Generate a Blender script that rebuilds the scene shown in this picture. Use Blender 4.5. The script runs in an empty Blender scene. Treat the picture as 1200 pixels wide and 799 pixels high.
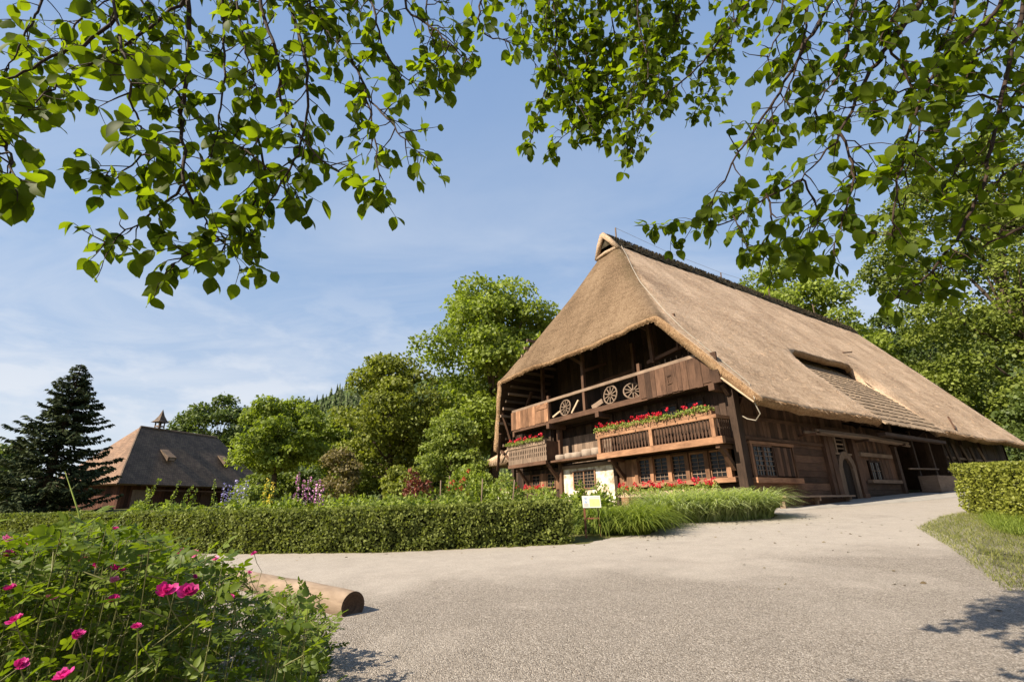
import bpy, bmesh, math, random
import numpy as np
from mathutils import Vector, Matrix, noise
R = math.radians
rnd = random.Random(7)
rng = np.random.default_rng(11)
S = bpy.context.scene
COL = S.collection

# ------------------------------------------------------------------ camera, sky, sun
TILT, ROLL, FPX, CAMZ = R(19.13), R(-1.19), 562.3, 1.2
_f = np.array([0, math.cos(TILT), math.sin(TILT)]); _u = np.array([0, -math.sin(TILT), math.cos(TILT)]); _r = np.array([1., 0, 0])
_cr, _sr = math.cos(ROLL), math.sin(ROLL)
CR, CU, CF = _r*_cr + _u*_sr, -_r*_sr + _u*_cr, _f
cd = bpy.data.cameras.new('camera'); cam = bpy.data.objects.new('camera', cd); COL.objects.link(cam)
cd.sensor_fit = 'HORIZONTAL'; cd.sensor_width = 36; cd.lens = 36*FPX/1200; cd.clip_start = 0.05; cd.clip_end = 3000
M4 = Matrix(((CR[0], CU[0], -CF[0], 0), (CR[1], CU[1], -CF[1], 0), (CR[2], CU[2], -CF[2], CAMZ), (0, 0, 0, 1)))
cam.matrix_world = M4; S.camera = cam

YAW = R(56.5)
dU = np.array([math.cos(YAW), -math.sin(YAW), 0]); dV = np.array([math.sin(YAW), math.cos(YAW), 0])
HO = np.array([8.89, 19.17, 0.86])               # foot of the farmhouse's near corner
SUN_EL = R(39); SUN_OFF = R(1)                   # the sun stands in front of the gable
sd = -dV*math.cos(SUN_OFF) - dU*math.sin(SUN_OFF)  # towards the sun, horizontal
SUNV = np.array([sd[0]*math.cos(SUN_EL), sd[1]*math.cos(SUN_EL), math.sin(SUN_EL)])
sl = bpy.data.lights.new('sun', 'SUN'); sl.energy = 4.7; sl.angle = R(0.5); sl.color = (1.0, 0.89, 0.71)
so = bpy.data.objects.new('sun', sl); COL.objects.link(so); so.location = (0, 0, 60)
so.rotation_euler = Vector(SUNV).to_track_quat('Z', 'Y').to_euler()

W = bpy.data.worlds.new('World'); S.world = W; W.use_nodes = True
nt = W.node_tree; nt.nodes.clear()
def N(t, kind, **kw):
    n = t.nodes.new(kind)
    for k, v in kw.items():
        if k.startswith('in_'):
            key = k[3:]
            n.inputs[int(key) if key.isdigit() else key.replace('_', ' ')].default_value = v
        else: setattr(n, k, v)
    return n
def ramp(t, sock, stops):
    r = N(t, 'ShaderNodeValToRGB'); e = r.color_ramp.elements
    while len(e) < len(stops): e.new(0.5)
    for i, (p, c) in enumerate(stops): e[i].position = p; e[i].color = (*c, 1)
    t.links.new(sock, r.inputs[0]); return r.outputs[0]

sky = N(nt, 'ShaderNodeTexSky', sky_type='NISHITA', sun_disc=False, sun_elevation=SUN_EL, altitude=300, air_density=1.0, dust_density=1.2, ozone_density=1.6)
sky.sun_rotation = math.atan2(sd[0], sd[1])
tc = N(nt, 'ShaderNodeTexCoord')
sep = N(nt, 'ShaderNodeSeparateXYZ'); nt.links.new(tc.outputs['Generated'], sep.inputs[0])
# cloud layer: project the view direction on a plane high above
dz = N(nt, 'ShaderNodeMath', operation='MAXIMUM', in_1=0.03); nt.links.new(sep.outputs['Z'], dz.inputs[0])
dz2 = N(nt, 'ShaderNodeMath', operation='ADD', in_1=0.12); nt.links.new(dz.outputs[0], dz2.inputs[0])
px = N(nt, 'ShaderNodeMath', operation='DIVIDE'); nt.links.new(sep.outputs['X'], px.inputs[0]); nt.links.new(dz2.outputs[0], px.inputs[1])
py = N(nt, 'ShaderNodeMath', operation='DIVIDE'); nt.links.new(sep.outputs['Y'], py.inputs[0]); nt.links.new(dz2.outputs[0], py.inputs[1])
cv = N(nt, 'ShaderNodeCombineXYZ'); nt.links.new(px.outputs[0], cv.inputs[0]); nt.links.new(py.outputs[0], cv.inputs[1])
mp = N(nt, 'ShaderNodeMapping'); mp.inputs['Rotation'].default_value = (0, 0, R(38)); mp.inputs['Scale'].default_value = (0.9, 2.0, 1)
mp.inputs['Location'].default_value = (3.1, 1.7, 0)
nt.links.new(cv.outputs[0], mp.inputs[0])
n1 = N(nt, 'ShaderNodeTexNoise', in_Scale=0.9, in_Detail=10.0, in_Roughness=0.58, in_Distortion=0.8); nt.links.new(mp.outputs[0], n1.inputs['Vector'])
r1 = N(nt, 'ShaderNodeValToRGB'); r1.color_ramp.elements[0].position = 0.43; r1.color_ramp.elements[1].position = 0.80; nt.links.new(n1.outputs['Fac'], r1.inputs[0])
# low cumulus near the horizon
n2 = N(nt, 'ShaderNodeTexNoise', in_Scale=7.0, in_Detail=8.0, in_Roughness=0.55); 
mp2 = N(nt, 'ShaderNodeMapping'); mp2.inputs['Scale'].default_value = (1, 1, 2.4); mp2.inputs['Location'].default_value = (0.35, 0.1, 0.13)
nt.links.new(tc.outputs['Generated'], mp2.inputs[0]); nt.links.new(mp2.outputs[0], n2.inputs['Vector'])
r2 = N(nt, 'ShaderNodeValToRGB'); r2.color_ramp.elements[0].position = 0.46; r2.color_ramp.elements[1].position = 0.64; nt.links.new(n2.outputs['Fac'], r2.inputs[0])
band = N(nt, 'ShaderNodeMapRange', in_1=0.46, in_2=0.14, in_3=0.0, in_4=0.9); nt.links.new(sep.outputs['Z'], band.inputs[0])
c2 = N(nt, 'ShaderNodeMath', operation='MULTIPLY'); nt.links.new(r2.outputs[0], c2.inputs[0]); nt.links.new(band.outputs[0], c2.inputs[1])
c1 = N(nt, 'ShaderNodeMath', operation='MULTIPLY', in_1=0.75); nt.links.new(r1.outputs[0], c1.inputs[0])
fade = N(nt, 'ShaderNodeMapRange', in_1=0.70, in_2=0.28, in_3=0.08, in_4=1.0); nt.links.new(sep.outputs['Z'], fade.inputs[0])
c1b = N(nt, 'ShaderNodeMath', operation='MULTIPLY'); nt.links.new(c1.outputs[0], c1b.inputs[0]); nt.links.new(fade.outputs[0], c1b.inputs[1])
cm = N(nt, 'ShaderNodeMath', operation='MAXIMUM'); nt.links.new(c1b.outputs[0], cm.inputs[0]); nt.links.new(c2.outputs[0], cm.inputs[1])
# thin veil of moisture that whitens the lower sky
veil = N(nt, 'ShaderNodeMapRange', in_1=0.80, in_2=0.02, in_3=0.0, in_4=1.0); nt.links.new(sep.outputs['Z'], veil.inputs[0])
vcol = ramp(nt, veil.outputs[0], [(0.0, (2.1, 3.3, 5.6)), (0.55, (3.0, 4.15, 6.0)), (1.0, (5.7, 6.0, 6.4))])
air = N(nt, 'ShaderNodeMixRGB', in_0=0.72); nt.links.new(sky.outputs[0], air.inputs[1]); nt.links.new(vcol, air.inputs[2])
mixc = N(nt, 'ShaderNodeMixRGB', in_2=(5.7, 6.0, 6.5, 1)); nt.links.new(cm.outputs[0], mixc.inputs[0]); nt.links.new(air.outputs[0], mixc.inputs[1])
bg = N(nt, 'ShaderNodeBackground', in_Strength=0.064); nt.links.new(mixc.outputs[0], bg.inputs[0])
ow = N(nt, 'ShaderNodeOutputWorld'); nt.links.new(bg.outputs[0], ow.inputs[0])

S.view_settings.view_transform = 'Standard'; S.view_settings.look = 'None'; S.view_settings.gamma = 1; S.view_settings.exposure = 1.15
S.render.engine = 'CYCLES'
S.cycles.max_bounces = 6; S.cycles.transparent_max_bounces = 6

# ------------------------------------------------------------------ helpers
def ray(px_, py_):
    return CR*((px_-600)/FPX) - CU*((py_-399.5)/FPX) + CF
def at(px_, py_, Y):
    d = ray(px_, py_); return np.array([0, 0, CAMZ]) + d*(Y/d[1])
def h(x, y):
    s = 0.0112*x + 0.0543*(y-4)
    if s > 1.6: s = 1.6 + 0.35*(1-math.exp(-(s-1.6)/0.35))
    if s < -0.4: s = -0.4
    return s
def gp(px_, py_):
    d = ray(px_, py_); t = (CAMZ+0.0543*4)/(0.0112*d[0]+0.0543*d[1]-d[2]); return np.array([0, 0, CAMZ]) + d*t

def tag(o, label=None, cat=None, group=None, kind=None):
    if label: o['label'] = label
    if cat: o['category'] = cat
    if group: o['group'] = group
    if kind: o['kind'] = kind
    return o
def empty(name, loc, rz=0, **kw):
    o = bpy.data.objects.new(name, None); COL.objects.link(o); o.location = loc; o.rotation_euler = (0, 0, rz)
    return tag(o, **kw)
def copy_tree(o, parent=None):
    c = o.copy(); COL.objects.link(c); c.parent = parent
    for ch in list(o.children): copy_tree(ch, c)
    return c

# ---------------- materials
def mat(name):
    m = bpy.data.materials.new(name); m.use_nodes = True
    t = m.node_tree; b = t.nodes['Principled BSDF']
    return m, t, b
def tone_mul(t, colsock, lo=0.6, hi=1.4):
    a = N(t, 'ShaderNodeAttribute', attribute_name='tone')
    mr = N(t, 'ShaderNodeMapRange', in_3=lo, in_4=hi); t.links.new(a.outputs['Fac'], mr.inputs[0])
    mx = N(t, 'ShaderNodeMixRGB', blend_type='MULTIPLY', in_0=1.0); t.links.new(colsock, mx.inputs[1]); t.links.new(mr.outputs[0], mx.inputs[2])
    return mx.outputs[0]
def bump(t, b, sock, strength=0.4, dist=0.02):
    bp = N(t, 'ShaderNodeBump', in_Strength=strength, in_Distance=dist); t.links.new(sock, bp.inputs['Height']); t.links.new(bp.outputs[0], b.inputs['Normal'])
def wood(name, dark, light, rough=0.8, grain=16.0, tone=(0.45, 1.5), spec=0.2):
    m, t, b = mat(name)
    uv = N(t, 'ShaderNodeUVMap'); mp_ = N(t, 'ShaderNodeMapping'); mp_.inputs['Scale'].default_value = (1.3, grain, 1)
    t.links.new(uv.outputs[0], mp_.inputs[0])
    n = N(t, 'ShaderNodeTexNoise', in_Scale=1.6, in_Detail=7.0, in_Roughness=0.65, in_Distortion=0.4); t.links.new(mp_.outputs[0], n.inputs['Vector'])
    g = N(t, 'ShaderNodeTexNoise', in_Scale=1.1, in_Detail=4.0); t.links.new(uv.outputs[0], g.inputs['Vector'])
    ad = N(t, 'ShaderNodeMath', operation='MULTIPLY_ADD', in_1=0.55, in_2=0.0); t.links.new(g.outputs['Fac'], ad.inputs[0])
    ad2 = N(t, 'ShaderNodeMath', operation='MULTIPLY_ADD', in_1=0.6); t.links.new(n.outputs['Fac'], ad2.inputs[0]); t.links.new(ad.outputs[0], ad2.inputs[2])
    c = ramp(t, ad2.outputs[0], [(0.36, dark), (0.72, light)])
    t.links.new(tone_mul(t, c, *tone), b.inputs['Base Color'])
    b.inputs['Roughness'].default_value = rough; b.inputs['Specular IOR Level'].default_value = spec
    bump(t, b, n.outputs['Fac'], 0.5, 0.012)
    return m
def leafmat(name, c1, c2, trans=0.35, rough=0.55, tcol=None, spec=0.3, tone=(0.55, 1.5)):
    m, t, b = mat(name)
    a = N(t, 'ShaderNodeAttribute', attribute_name='tone')
    c = ramp(t, a.outputs['Fac'], [(0.0, c1), (1.0, c2)])
    g = N(t, 'ShaderNodeNewGeometry'); 
    n = N(t, 'ShaderNodeTexNoise', in_Scale=9.0, in_Detail=3.0); t.links.new(g.outputs['Position'], n.inputs['Vector'])
    mr = N(t, 'ShaderNodeMapRange', in_1=0.3, in_2=0.7, in_3=0.78, in_4=1.2); t.links.new(n.outputs['Fac'], mr.inputs[0])
    mx = N(t, 'ShaderNodeMixRGB', blend_type='MULTIPLY', in_0=1.0); t.links.new(c, mx.inputs[1]); t.links.new(mr.outputs[0], mx.inputs[2])
    t.links.new(mx.outputs[0], b.inputs['Base Color']); b.inputs['Roughness'].default_value = rough; b.inputs['Specular IOR Level'].default_value = spec
    tr = N(t, 'ShaderNodeBsdfTranslucent'); tm = N(t, 'ShaderNodeMixRGB', blend_type='MULTIPLY', in_0=1.0, in_2=(*(tcol or (1.5, 1.6, 0.6)), 1)); t.links.new(mx.outputs[0], tm.inputs[1]); t.links.new(tm.outputs[0], tr.inputs[0])
    ms = N(t, 'ShaderNodeMixShader', in_0=trans); t.links.new(b.outputs[0], ms.inputs[1]); t.links.new(tr.outputs[0], ms.inputs[2])
    t.links.new(ms.outputs[0], t.nodes['Material Output'].inputs[0])
    return m
def plain(name, col, rough=0.7, spec=0.3, var=0.25, scale=6.0, bmp=0.2):
    m, t, b = mat(name)
    tcn = N(t, 'ShaderNodeTexCoord'); n = N(t, 'ShaderNodeTexNoise', in_Scale=scale, in_Detail=6.0, in_Roughness=0.6); t.links.new(tcn.outputs['Object'], n.inputs['Vector'])
    c = ramp(t, n.outputs['Fac'], [(0.3, [x*(1-var) for x in col]), (0.7, [min(1, x*(1+var)) for x in col])])
    t.links.new(c, b.inputs['Base Color']); b.inputs['Roughness'].default_value = rough; b.inputs['Specular IOR Level'].default_value = spec
    if bmp: bump(t, b, n.outputs['Fac'], bmp, 0.02)
    return m
M = {}
M['wood_dark'] = wood('dark weathered wood', (0.014, 0.0085, 0.0058), (0.066, 0.040, 0.027))
M['wood_brown'] = wood('brown weathered wood', (0.026, 0.0132, 0.0080), (0.128, 0.069, 0.043))
M['wood_orange'] = wood('orange brown wood', (0.072, 0.034, 0.019), (0.320, 0.170, 0.096))
M['wood_grey'] = wood('grey weathered wood', (0.075, 0.050, 0.036), (0.235, 0.165, 0.118))
M['wood_pale'] = wood('pale dry wood', (0.20, 0.14, 0.09), (0.44, 0.33, 0.23))
M['black'] = plain('dark interior', (0.010, 0.007, 0.005), 0.95, 0.0, 0.1)  # near black painted in for unlit interiors; also colours the box soil
M['iron'] = plain('dark iron', (0.03, 0.025, 0.02), 0.5, 0.4)
M['cable'] = plain('grey cable', (0.30, 0.26, 0.21), 0.5, 0.4, 0.1)

def plaster():
    m, t, b = mat('old white plaster')
    tcn = N(t, 'ShaderNodeTexCoord')
    n = N(t, 'ShaderNodeTexNoise', in_Scale=2.2, in_Detail=8.0, in_Roughness=0.65); t.links.new(tcn.outputs['Object'], n.inputs['Vector'])
    c = ramp(t, n.outputs['Fac'], [(0.36, (0.26, 0.19, 0.12)), (0.49, (0.52, 0.44, 0.33)), (0.62, (0.74, 0.69, 0.60))])
    t.links.new(c, b.inputs['Base Color']); b.inputs['Roughness'].default_value = 0.9
    n2_ = N(t, 'ShaderNodeTexNoise', in_Scale=14.0, in_Detail=6.0); t.links.new(tcn.outputs['Object'], n2_.inputs['Vector'])
    bump(t, b, n2_.outputs['Fac'], 0.6, 0.04)
    return m
M['plaster'] = plaster()
def glass():
    m, t, b = mat('old window glass')
    b.inputs['Base Color'].default_value = (0.012, 0.013, 0.014, 1); b.inputs['Roughness'].default_value = 0.15; b.inputs['Specular IOR Level'].default_value = 0.16
    tcn = N(t, 'ShaderNodeTexCoord'); n = N(t, 'ShaderNodeTexNoise', in_Scale=5.0, in_Detail=1.0); t.links.new(tcn.outputs['Object'], n.inputs['Vector'])
    bump(t, b, n.outputs['Fac'], 0.25, 0.03)
    return m
M['glass'] = glass()

def thatch(name, cols, hip=None):
    m, t, b = mat(name)
    tcn = N(t, 'ShaderNodeTexCoord')
    ax = N(t, 'ShaderNodeUVMap')
    def nz(scale, detail, rough):
        mp_ = N(t, 'ShaderNodeMapping'); mp_.inputs['Scale'].default_value = scale; t.links.new(ax.outputs[0], mp_.inputs[0])
        n_ = N(t, 'ShaderNodeTexNoise', in_Scale=1.0, in_Detail=detail, in_Roughness=rough); t.links.new(mp_.outputs[0], n_.inputs['Vector']); return n_
    n = nz((34, 7, 1), 5.0, 0.7); n3 = nz((9, 6, 1), 7.0, 0.78); st = nz((1.6, 0.16, 1), 4.0, 0.5); co = nz((0.30, 3.4, 1), 5.0, 0.6)
    big = N(t, 'ShaderNodeTexNoise', in_Scale=0.35, in_Detail=7.0, in_Roughness=0.65); t.links.new(tcn.outputs['Object'], big.inputs['Vector'])
    prev = None
    for src, wgt in ((n, 0.46), (n3, 0.42), (big, 0.26), (st, 0.12), (co, 0.12)):
        a = N(t, 'ShaderNodeMath', operation='MULTIPLY_ADD', in_1=wgt, in_2=0.0); t.links.new(src.outputs['Fac'], a.inputs[0])
        if prev: t.links.new(prev, a.inputs[2])
        prev = a.outputs[0]
    pos = (0.57, 0.69, 0.81)
    c = ramp(t, prev, list(zip(pos, cols)))
    if hip:
        ch = ramp(t, prev, list(zip(pos, hip)))
        ms_ = N(t, 'ShaderNodeTexNoise', in_Scale=0.9, in_Detail=8.0, in_Roughness=0.7); t.links.new(tcn.outputs['Object'], ms_.inputs['Vector'])
        at_ = N(t, 'ShaderNodeAttribute', attribute_name='weather')
        sm = N(t, 'ShaderNodeMath', operation='MULTIPLY_ADD', in_1=0.9); t.links.new(ms_.outputs['Fac'], sm.inputs[0]); t.links.new(at_.outputs['Fac'], sm.inputs[2])
        f = ramp(t, sm.outputs[0], [(0.55, (0, 0, 0)), (1.15, (1, 1, 1))])
        at2 = N(t, 'ShaderNodeAttribute', attribute_name='moss')
        mf = N(t, 'ShaderNodeMath', operation='MULTIPLY'); t.links.new(ms_.outputs['Fac'], mf.inputs[0]); t.links.new(at2.outputs['Fac'], mf.inputs[1])
        mfr = ramp(t, mf.outputs[0], [(0.30, (0, 0, 0)), (0.62, (0.75, 0.75, 0.75))])
        mx = N(t, 'ShaderNodeMixRGB'); t.links.new(f, mx.inputs[0]); t.links.new(c, mx.inputs[1]); t.links.new(ch, mx.inputs[2])
        mx2 = N(t, 'ShaderNodeMixRGB', in_2=(0.085, 0.062, 0.030, 1)); t.links.new(mfr, mx2.inputs[0]); t.links.new(mx.outputs[0], mx2.inputs[1]); c = mx2.outputs[0]
    t.links.new(c, b.inputs['Base Color']); b.inputs['Roughness'].default_value = 0.85; b.inputs['Specular IOR Level'].default_value = 0.12
    ad = N(t, 'ShaderNodeMath', operation='ADD'); t.links.new(n.outputs['Fac'], ad.inputs[0]); t.links.new(n3.outputs['Fac'], ad.inputs[1])
    bump(t, b, ad.outputs[0], 0.85, 0.06)
    return m
TH = ((0.19, 0.122, 0.078), (0.46, 0.325, 0.220), (0.72, 0.54, 0.395)); THH = ((0.055, 0.035, 0.020), (0.150, 0.098, 0.058), (0.27, 0.19, 0.122))
M['thatch'] = thatch('sun bleached thatch', TH, THH)
M['thatch_plain'] = thatch('pale thatch', TH)
M['straw_cut'] = thatch('cut straw edge', ((0.15, 0.085, 0.045), (0.33, 0.205, 0.115), (0.52, 0.36, 0.22)))
M['ridge_moss'] = plain('dark mossy ridge thatch', (0.045, 0.036, 0.024), 0.95, 0.05, 0.7, 5.0, 0.8)

# ---------------- mesh builders
class MB:
    def __init__(s): s.v = []; s.f = []; s.t = []; s.uv = []; s.m = []
    def face(s, idx, uv, tone, mi=0): s.f.append(idx); s.uv.append(uv); s.t.append(tone); s.m.append(mi)
    def hexa(s, P, tone=None, mi=0, axis=None):
        """P: 8 points, bottom ring 0-3 then top ring 4-7"""
        if tone is None: tone = rnd.random()
        b = len(s.v); s.v += [tuple(p) for p in P]
        P = [Vector(p) for p in P]
        e = [(P[1]-P[0]), (P[3]-P[0]), (P[4]-P[0])]
        ln = [x.length for x in e]
        if axis is None: axis = ln.index(max(ln))
        L = e[axis].normalized() if ln[axis] > 0 else Vector((1, 0, 0))
        o1, o2 = rnd.random()*50, rnd.random()*50
        for q in ((0, 3, 2, 1), (4, 5, 6, 7), (0, 1, 5, 4), (1, 2, 6, 5), (2, 3, 7, 6), (3, 0, 4, 7)):
            n = (P[q[1]]-P[q[0]]).cross(P[q[2]]-P[q[0]])
            if n.length > 0: n.normalize()
            C = n.cross(L)
            if C.length < 1e-4: C = e[(axis+1) % 3].normalized(); LL = n.cross(C)
            else: C.normalize(); LL = L
            s.face(tuple(b+i for i in q), [(P[i].dot(LL)+o1, P[i].dot(C)+o2) for i in q], tone, mi)
    def box(s, x0, x1, y0, y1, z0, z1, tone=None, mi=0, axis=None):
        if x1 < x0: x0, x1 = x1, x0
        if y1 < y0: y0, y1 = y1, y0
        if z1 < z0: z0, z1 = z1, z0
        s.hexa([(x0, y0, z0), (x1, y0, z0), (x1, y1, z0), (x0, y1, z0), (x0, y0, z1), (x1, y0, z1), (x1, y1, z1), (x0, y1, z1)], tone, mi, axis)
    def bar(s, p, q, w, hgt, tone=None, mi=0, up=(0, 0, 1)):
        p, q = Vector(p), Vector(q); d = (q-p).normalized(); a = d.cross(Vector(up))
        if a.length < 1e-3: a = d.cross(Vector((1, 0, 0)))
        a.normalize(); c = a.cross(d).normalized(); a *= w/2; c *= hgt/2
        s.hexa([p-a-c, p+a-c, p+a+c, p-a+c, q-a-c, q+a-c, q+a+c, q-a+c], tone, mi, 2)
    def tube(s, pts, rad, n=6, tone=0.5, mi=0, cap=True):
        pts = [Vector(p) for p in pts]; b = len(s.v); k = len(pts)
        if not hasattr(rad, '__len__'): rad = [rad]*k
        ref = Vector((0.13, 0.31, 0.94)); L = 0
        for i, p in enumerate(pts):
            d = (pts[min(i+1, k-1)]-pts[max(i-1, 0)])
            if d.length < 1e-9: d = Vector((0, 0, 1))
            d.normalize(); a = d.cross(ref)
            if a.length < 0.05: a = d.cross(Vector((1, 0, 0)))
            a.normalize(); c = d.cross(a)
            for j in range(n):
                an = 2*math.pi*j/n
                s.v.append(tuple(p + (a*math.cos(an)+c*math.sin(an))*rad[i]))
        for i in range(k-1):
            l0 = L; L += (pts[i+1]-pts[i]).length
            for j in range(n):
                j2 = (j+1) % n
                s.face((b+i*n+j, b+i*n+j2, b+(i+1)*n+j2, b+(i+1)*n+j), [(l0, j/n), (l0, (j+1)/n), (L, (j+1)/n), (L, j/n)], tone, mi)
        if cap:
            s.face(tuple(b+j for j in range(n-1, -1, -1)), [(0, 0)]*n, tone, mi); s.face(tuple(b+(k-1)*n+j for j in range(n)), [(0, 0)]*n, tone, mi)
    def build(s, name, mats, parent=None, smooth=False, shift=(0, 0, 0)):
        me = bpy.data.meshes.new(name)
        v = np.array(s.v, dtype=float) + np.array(shift)
        me.from_pydata(v.tolist(), [], s.f)
        uvl = me.uv_layers.new(name='UVMap')
        uvl.data.foreach_set('uv', np.array([c for f in s.uv for c in f], dtype=np.float32).ravel())
        at_ = me.attributes.new('tone', 'FLOAT', 'FACE'); at_.data.foreach_set('value', np.array(s.t, dtype=np.float32))
        for m in (mats if isinstance(mats, (list, tuple)) else [mats]): me.materials.append(m)
        me.polygons.foreach_set('material_index', np.array(s.m, dtype=np.int32))
        me.polygons.foreach_set('use_smooth', np.array([smooth]*len(s.f)))
        me.update()
        o = bpy.data.objects.new(name, me); COL.objects.link(o)
        if parent is not None: o.parent = parent
        return o

def norm(a): return a/np.maximum(1e-9, np.linalg.norm(a, axis=-1, keepdims=True))
def scatter(name, tv, tf, pos, dirs, nors, scale, tone, mats, parent=None, shift=(0, 0, 0), mi=None, smooth=True):
    """one mesh made of many copies of a small template (x along dirs, z along nors)"""
    tv = np.asarray(tv, float); n, k = len(pos), len(tv)
    D = norm(np.asarray(dirs, float)); Nn = np.asarray(nors, float); Sd = norm(np.cross(Nn, D)); Nn = np.cross(D, Sd)
    sc = np.asarray(scale, float); sc = sc.reshape(n, 1) if sc.ndim == 1 else sc
    if sc.shape[1] == 1: sc = np.repeat(sc, 3, 1)
    V = (np.asarray(pos)[:, None, :] + (tv[None, :, 0:1]*sc[:, None, 0:1])*D[:, None, :] + (tv[None, :, 1:2]*sc[:, None, 1:2])*Sd[:, None, :] + (tv[None, :, 2:3]*sc[:, None, 2:3])*Nn[:, None, :])
    V = V.reshape(-1, 3) + np.array(shift)
    ls = np.array([i for f in tf for i in f]); fl = np.array([len(f) for f in tf])
    loops = (ls[None, :] + (np.arange(n)*k)[:, None]).ravel()
    tot = np.tile(fl, n); start = np.concatenate([[0], np.cumsum(tot)[:-1]])
    me = bpy.data.meshes.new(name); me.vertices.add(len(V)); me.vertices.foreach_set('co', V.astype(np.float32).ravel())
    me.loops.add(len(loops)); me.loops.foreach_set('vertex_index', loops.astype(np.int32))
    me.polygons.add(len(tot)); me.polygons.foreach_set('loop_start', start.astype(np.int32)); me.polygons.foreach_set('loop_total', tot.astype(np.int32))
    me.polygons.foreach_set('use_smooth', np.full(len(tot), smooth))
    for m in (mats if isinstance(mats, (list, tuple)) else [mats]): me.materials.append(m)
    if mi is not None: me.polygons.foreach_set('material_index', np.repeat(np.asarray(mi, np.int32), len(tf)))
    me.update(calc_edges=True)
    a = me.attributes.new('tone', 'FLOAT', 'FACE'); a.data.foreach_set('value', np.repeat(np.asarray(tone, np.float32), len(tf)))
    o = bpy.data.objects.new(name, me); COL.objects.link(o)
    if parent is not None: o.parent = parent
    return o
# leaf templates
T_DIA = ([(0, 0, 0), (0.45, 0.34, 0.06), (1, 0, -0.05), (0.45, -0.34, 0.06)], [(0, 1, 2, 3)])
T_CLUMP = ([(0, 0, 0), (0.4, 0.4, 0.08), (0.85, 0.18, 0), (1, -0.12, -0.1), (0.5, -0.42, 0.1)], [(0, 1, 2, 3, 4)])
def ovate(wid=0.33, fold=0.10, droop=0.10):
    xs = [0, 0.14, 0.34, 0.56, 0.76, 0.9, 1.0]; ws = [0, 0.62, 0.97, 1.0, 0.72, 0.32, 0]
    v = []; f = []
    for i, x in enumerate(xs):
        z = -droop*x*x
        v.append((x, 0, z))
        if 0 < i < 6: v.append((x-0.03, ws[i]*wid, z+fold*ws[i]*0.8)); v.append((x-0.03, -ws[i]*wid, z+fold*ws[i]*0.8))
    # 0 | 1,2,3 | 4,5,6 | 7,8,9 | 10,11,12 | 13,14,15 | 16
    f.append((0, 1, 2)); f.append((0, 3, 1))
    for i in range(4):
        a = 1+3*i; b = a+3
        f.append((a, b, b+1, a+1)); f.append((a, a+2, b+2, b))
    f.append((13, 16, 14)); f.append((13, 15, 16))
    return v, f
T_OV = ovate()
def rand_unit(n): return norm(rng.normal(size=(n, 3)))

GREEN = {
 'bright': leafmat('sunny green leaves', (0.098, 0.132, 0.018), (0.258, 0.312, 0.046), 0.40),
 'mid': leafmat('mid green leaves', (0.078, 0.106, 0.016), (0.215, 0.260, 0.038), 0.35),
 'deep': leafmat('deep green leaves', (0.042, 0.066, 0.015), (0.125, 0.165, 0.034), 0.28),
 'olive': leafmat('olive green leaves', (0.090, 0.108, 0.015), (0.240, 0.262, 0.040), 0.35),
 'linden': leafmat('yellow green linden leaves', (0.082, 0.112, 0.018), (0.232, 0.272, 0.046), 0.36),
 'willow': leafmat('pale willow leaves', (0.130, 0.165, 0.030), (0.290, 0.340, 0.075), 0.38),
 'spruce': leafmat('spruce needles', (0.020, 0.030, 0.014), (0.080, 0.098, 0.040), 0.10, tcol=(1, 1, 0.8), spec=0.1, rough=0.8),
 'hedge': leafmat('hedge leaves', (0.060, 0.078, 0.018), (0.235, 0.262, 0.062), 0.28, rough=0.6, spec=0.15),
 'hedge2': leafmat('yellow green hedge leaves', (0.110, 0.128, 0.018), (0.290, 0.300, 0.050), 0.3, rough=0.45),
 'canopy': leafmat('overhanging tree leaves', (0.036, 0.060, 0.007), (0.125, 0.168, 0.015), 0.58, rough=0.5, tcol=(2.1, 2.1, 0.35), spec=0.08),
 'rose': leafmat('rose leaves', (0.042, 0.072, 0.010), (0.175, 0.225, 0.026), 0.38, rough=0.5, tcol=(1.7, 1.8, 0.35), spec=0.2),
 'grass': leafmat('long grass blades', (0.19, 0.24, 0.09), (0.50, 0.54, 0.28), 0.40, rough=0.5),
 'lily': leafmat('yellow green day lily blades', (0.085, 0.125, 0.018), (0.275, 0.325, 0.055), 0.35),
 'lawn': leafmat('lawn grass', (0.095, 0.120, 0.022), (0.30, 0.29, 0.085), 0.35),
 'red': leafmat('red geranium petals', (0.42, 0.012, 0.02), (0.75, 0.03, 0.07), 0.2, tcol=(1.2, 0.6, 0.8)),
 'magenta': leafmat('magenta rose petals', (0.36, 0.010, 0.12), (0.66, 0.05, 0.30), 0.3, tcol=(1.2, 0.7, 1.0)),
 'pink': leafmat('pale pink rose petals', (0.72, 0.16, 0.36), (0.85, 0.38, 0.56), 0.3, tcol=(1.2, 0.8, 1.0)),
 'violet': leafmat('violet blue petals', (0.24, 0.20, 0.42), (0.48, 0.44, 0.70), 0.2, tcol=(1, 1, 1.2)),
 'fox': leafmat('pink foxglove bells', (0.45, 0.17, 0.36), (0.68, 0.40, 0.58), 0.2, tcol=(1.2, 0.8, 1.1)),
 'yellow': leafmat('yellow petals', (0.60, 0.42, 0.04), (0.80, 0.66, 0.12), 0.2),
 'bronze': leafmat('bronze red leaves', (0.070, 0.022, 0.014), (0.21, 0.070, 0.042), 0.25, tcol=(1.5, 0.8, 0.6)),
}
M['bark'] = plain('grey brown bark', (0.075, 0.055, 0.040), 0.95, 0.1, 0.5, 9.0, 0.8)
M['bark_dark'] = plain('dark twig bark', (0.040, 0.025, 0.017), 0.85, 0.2, 0.4, 20.0, 0.4)

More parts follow.
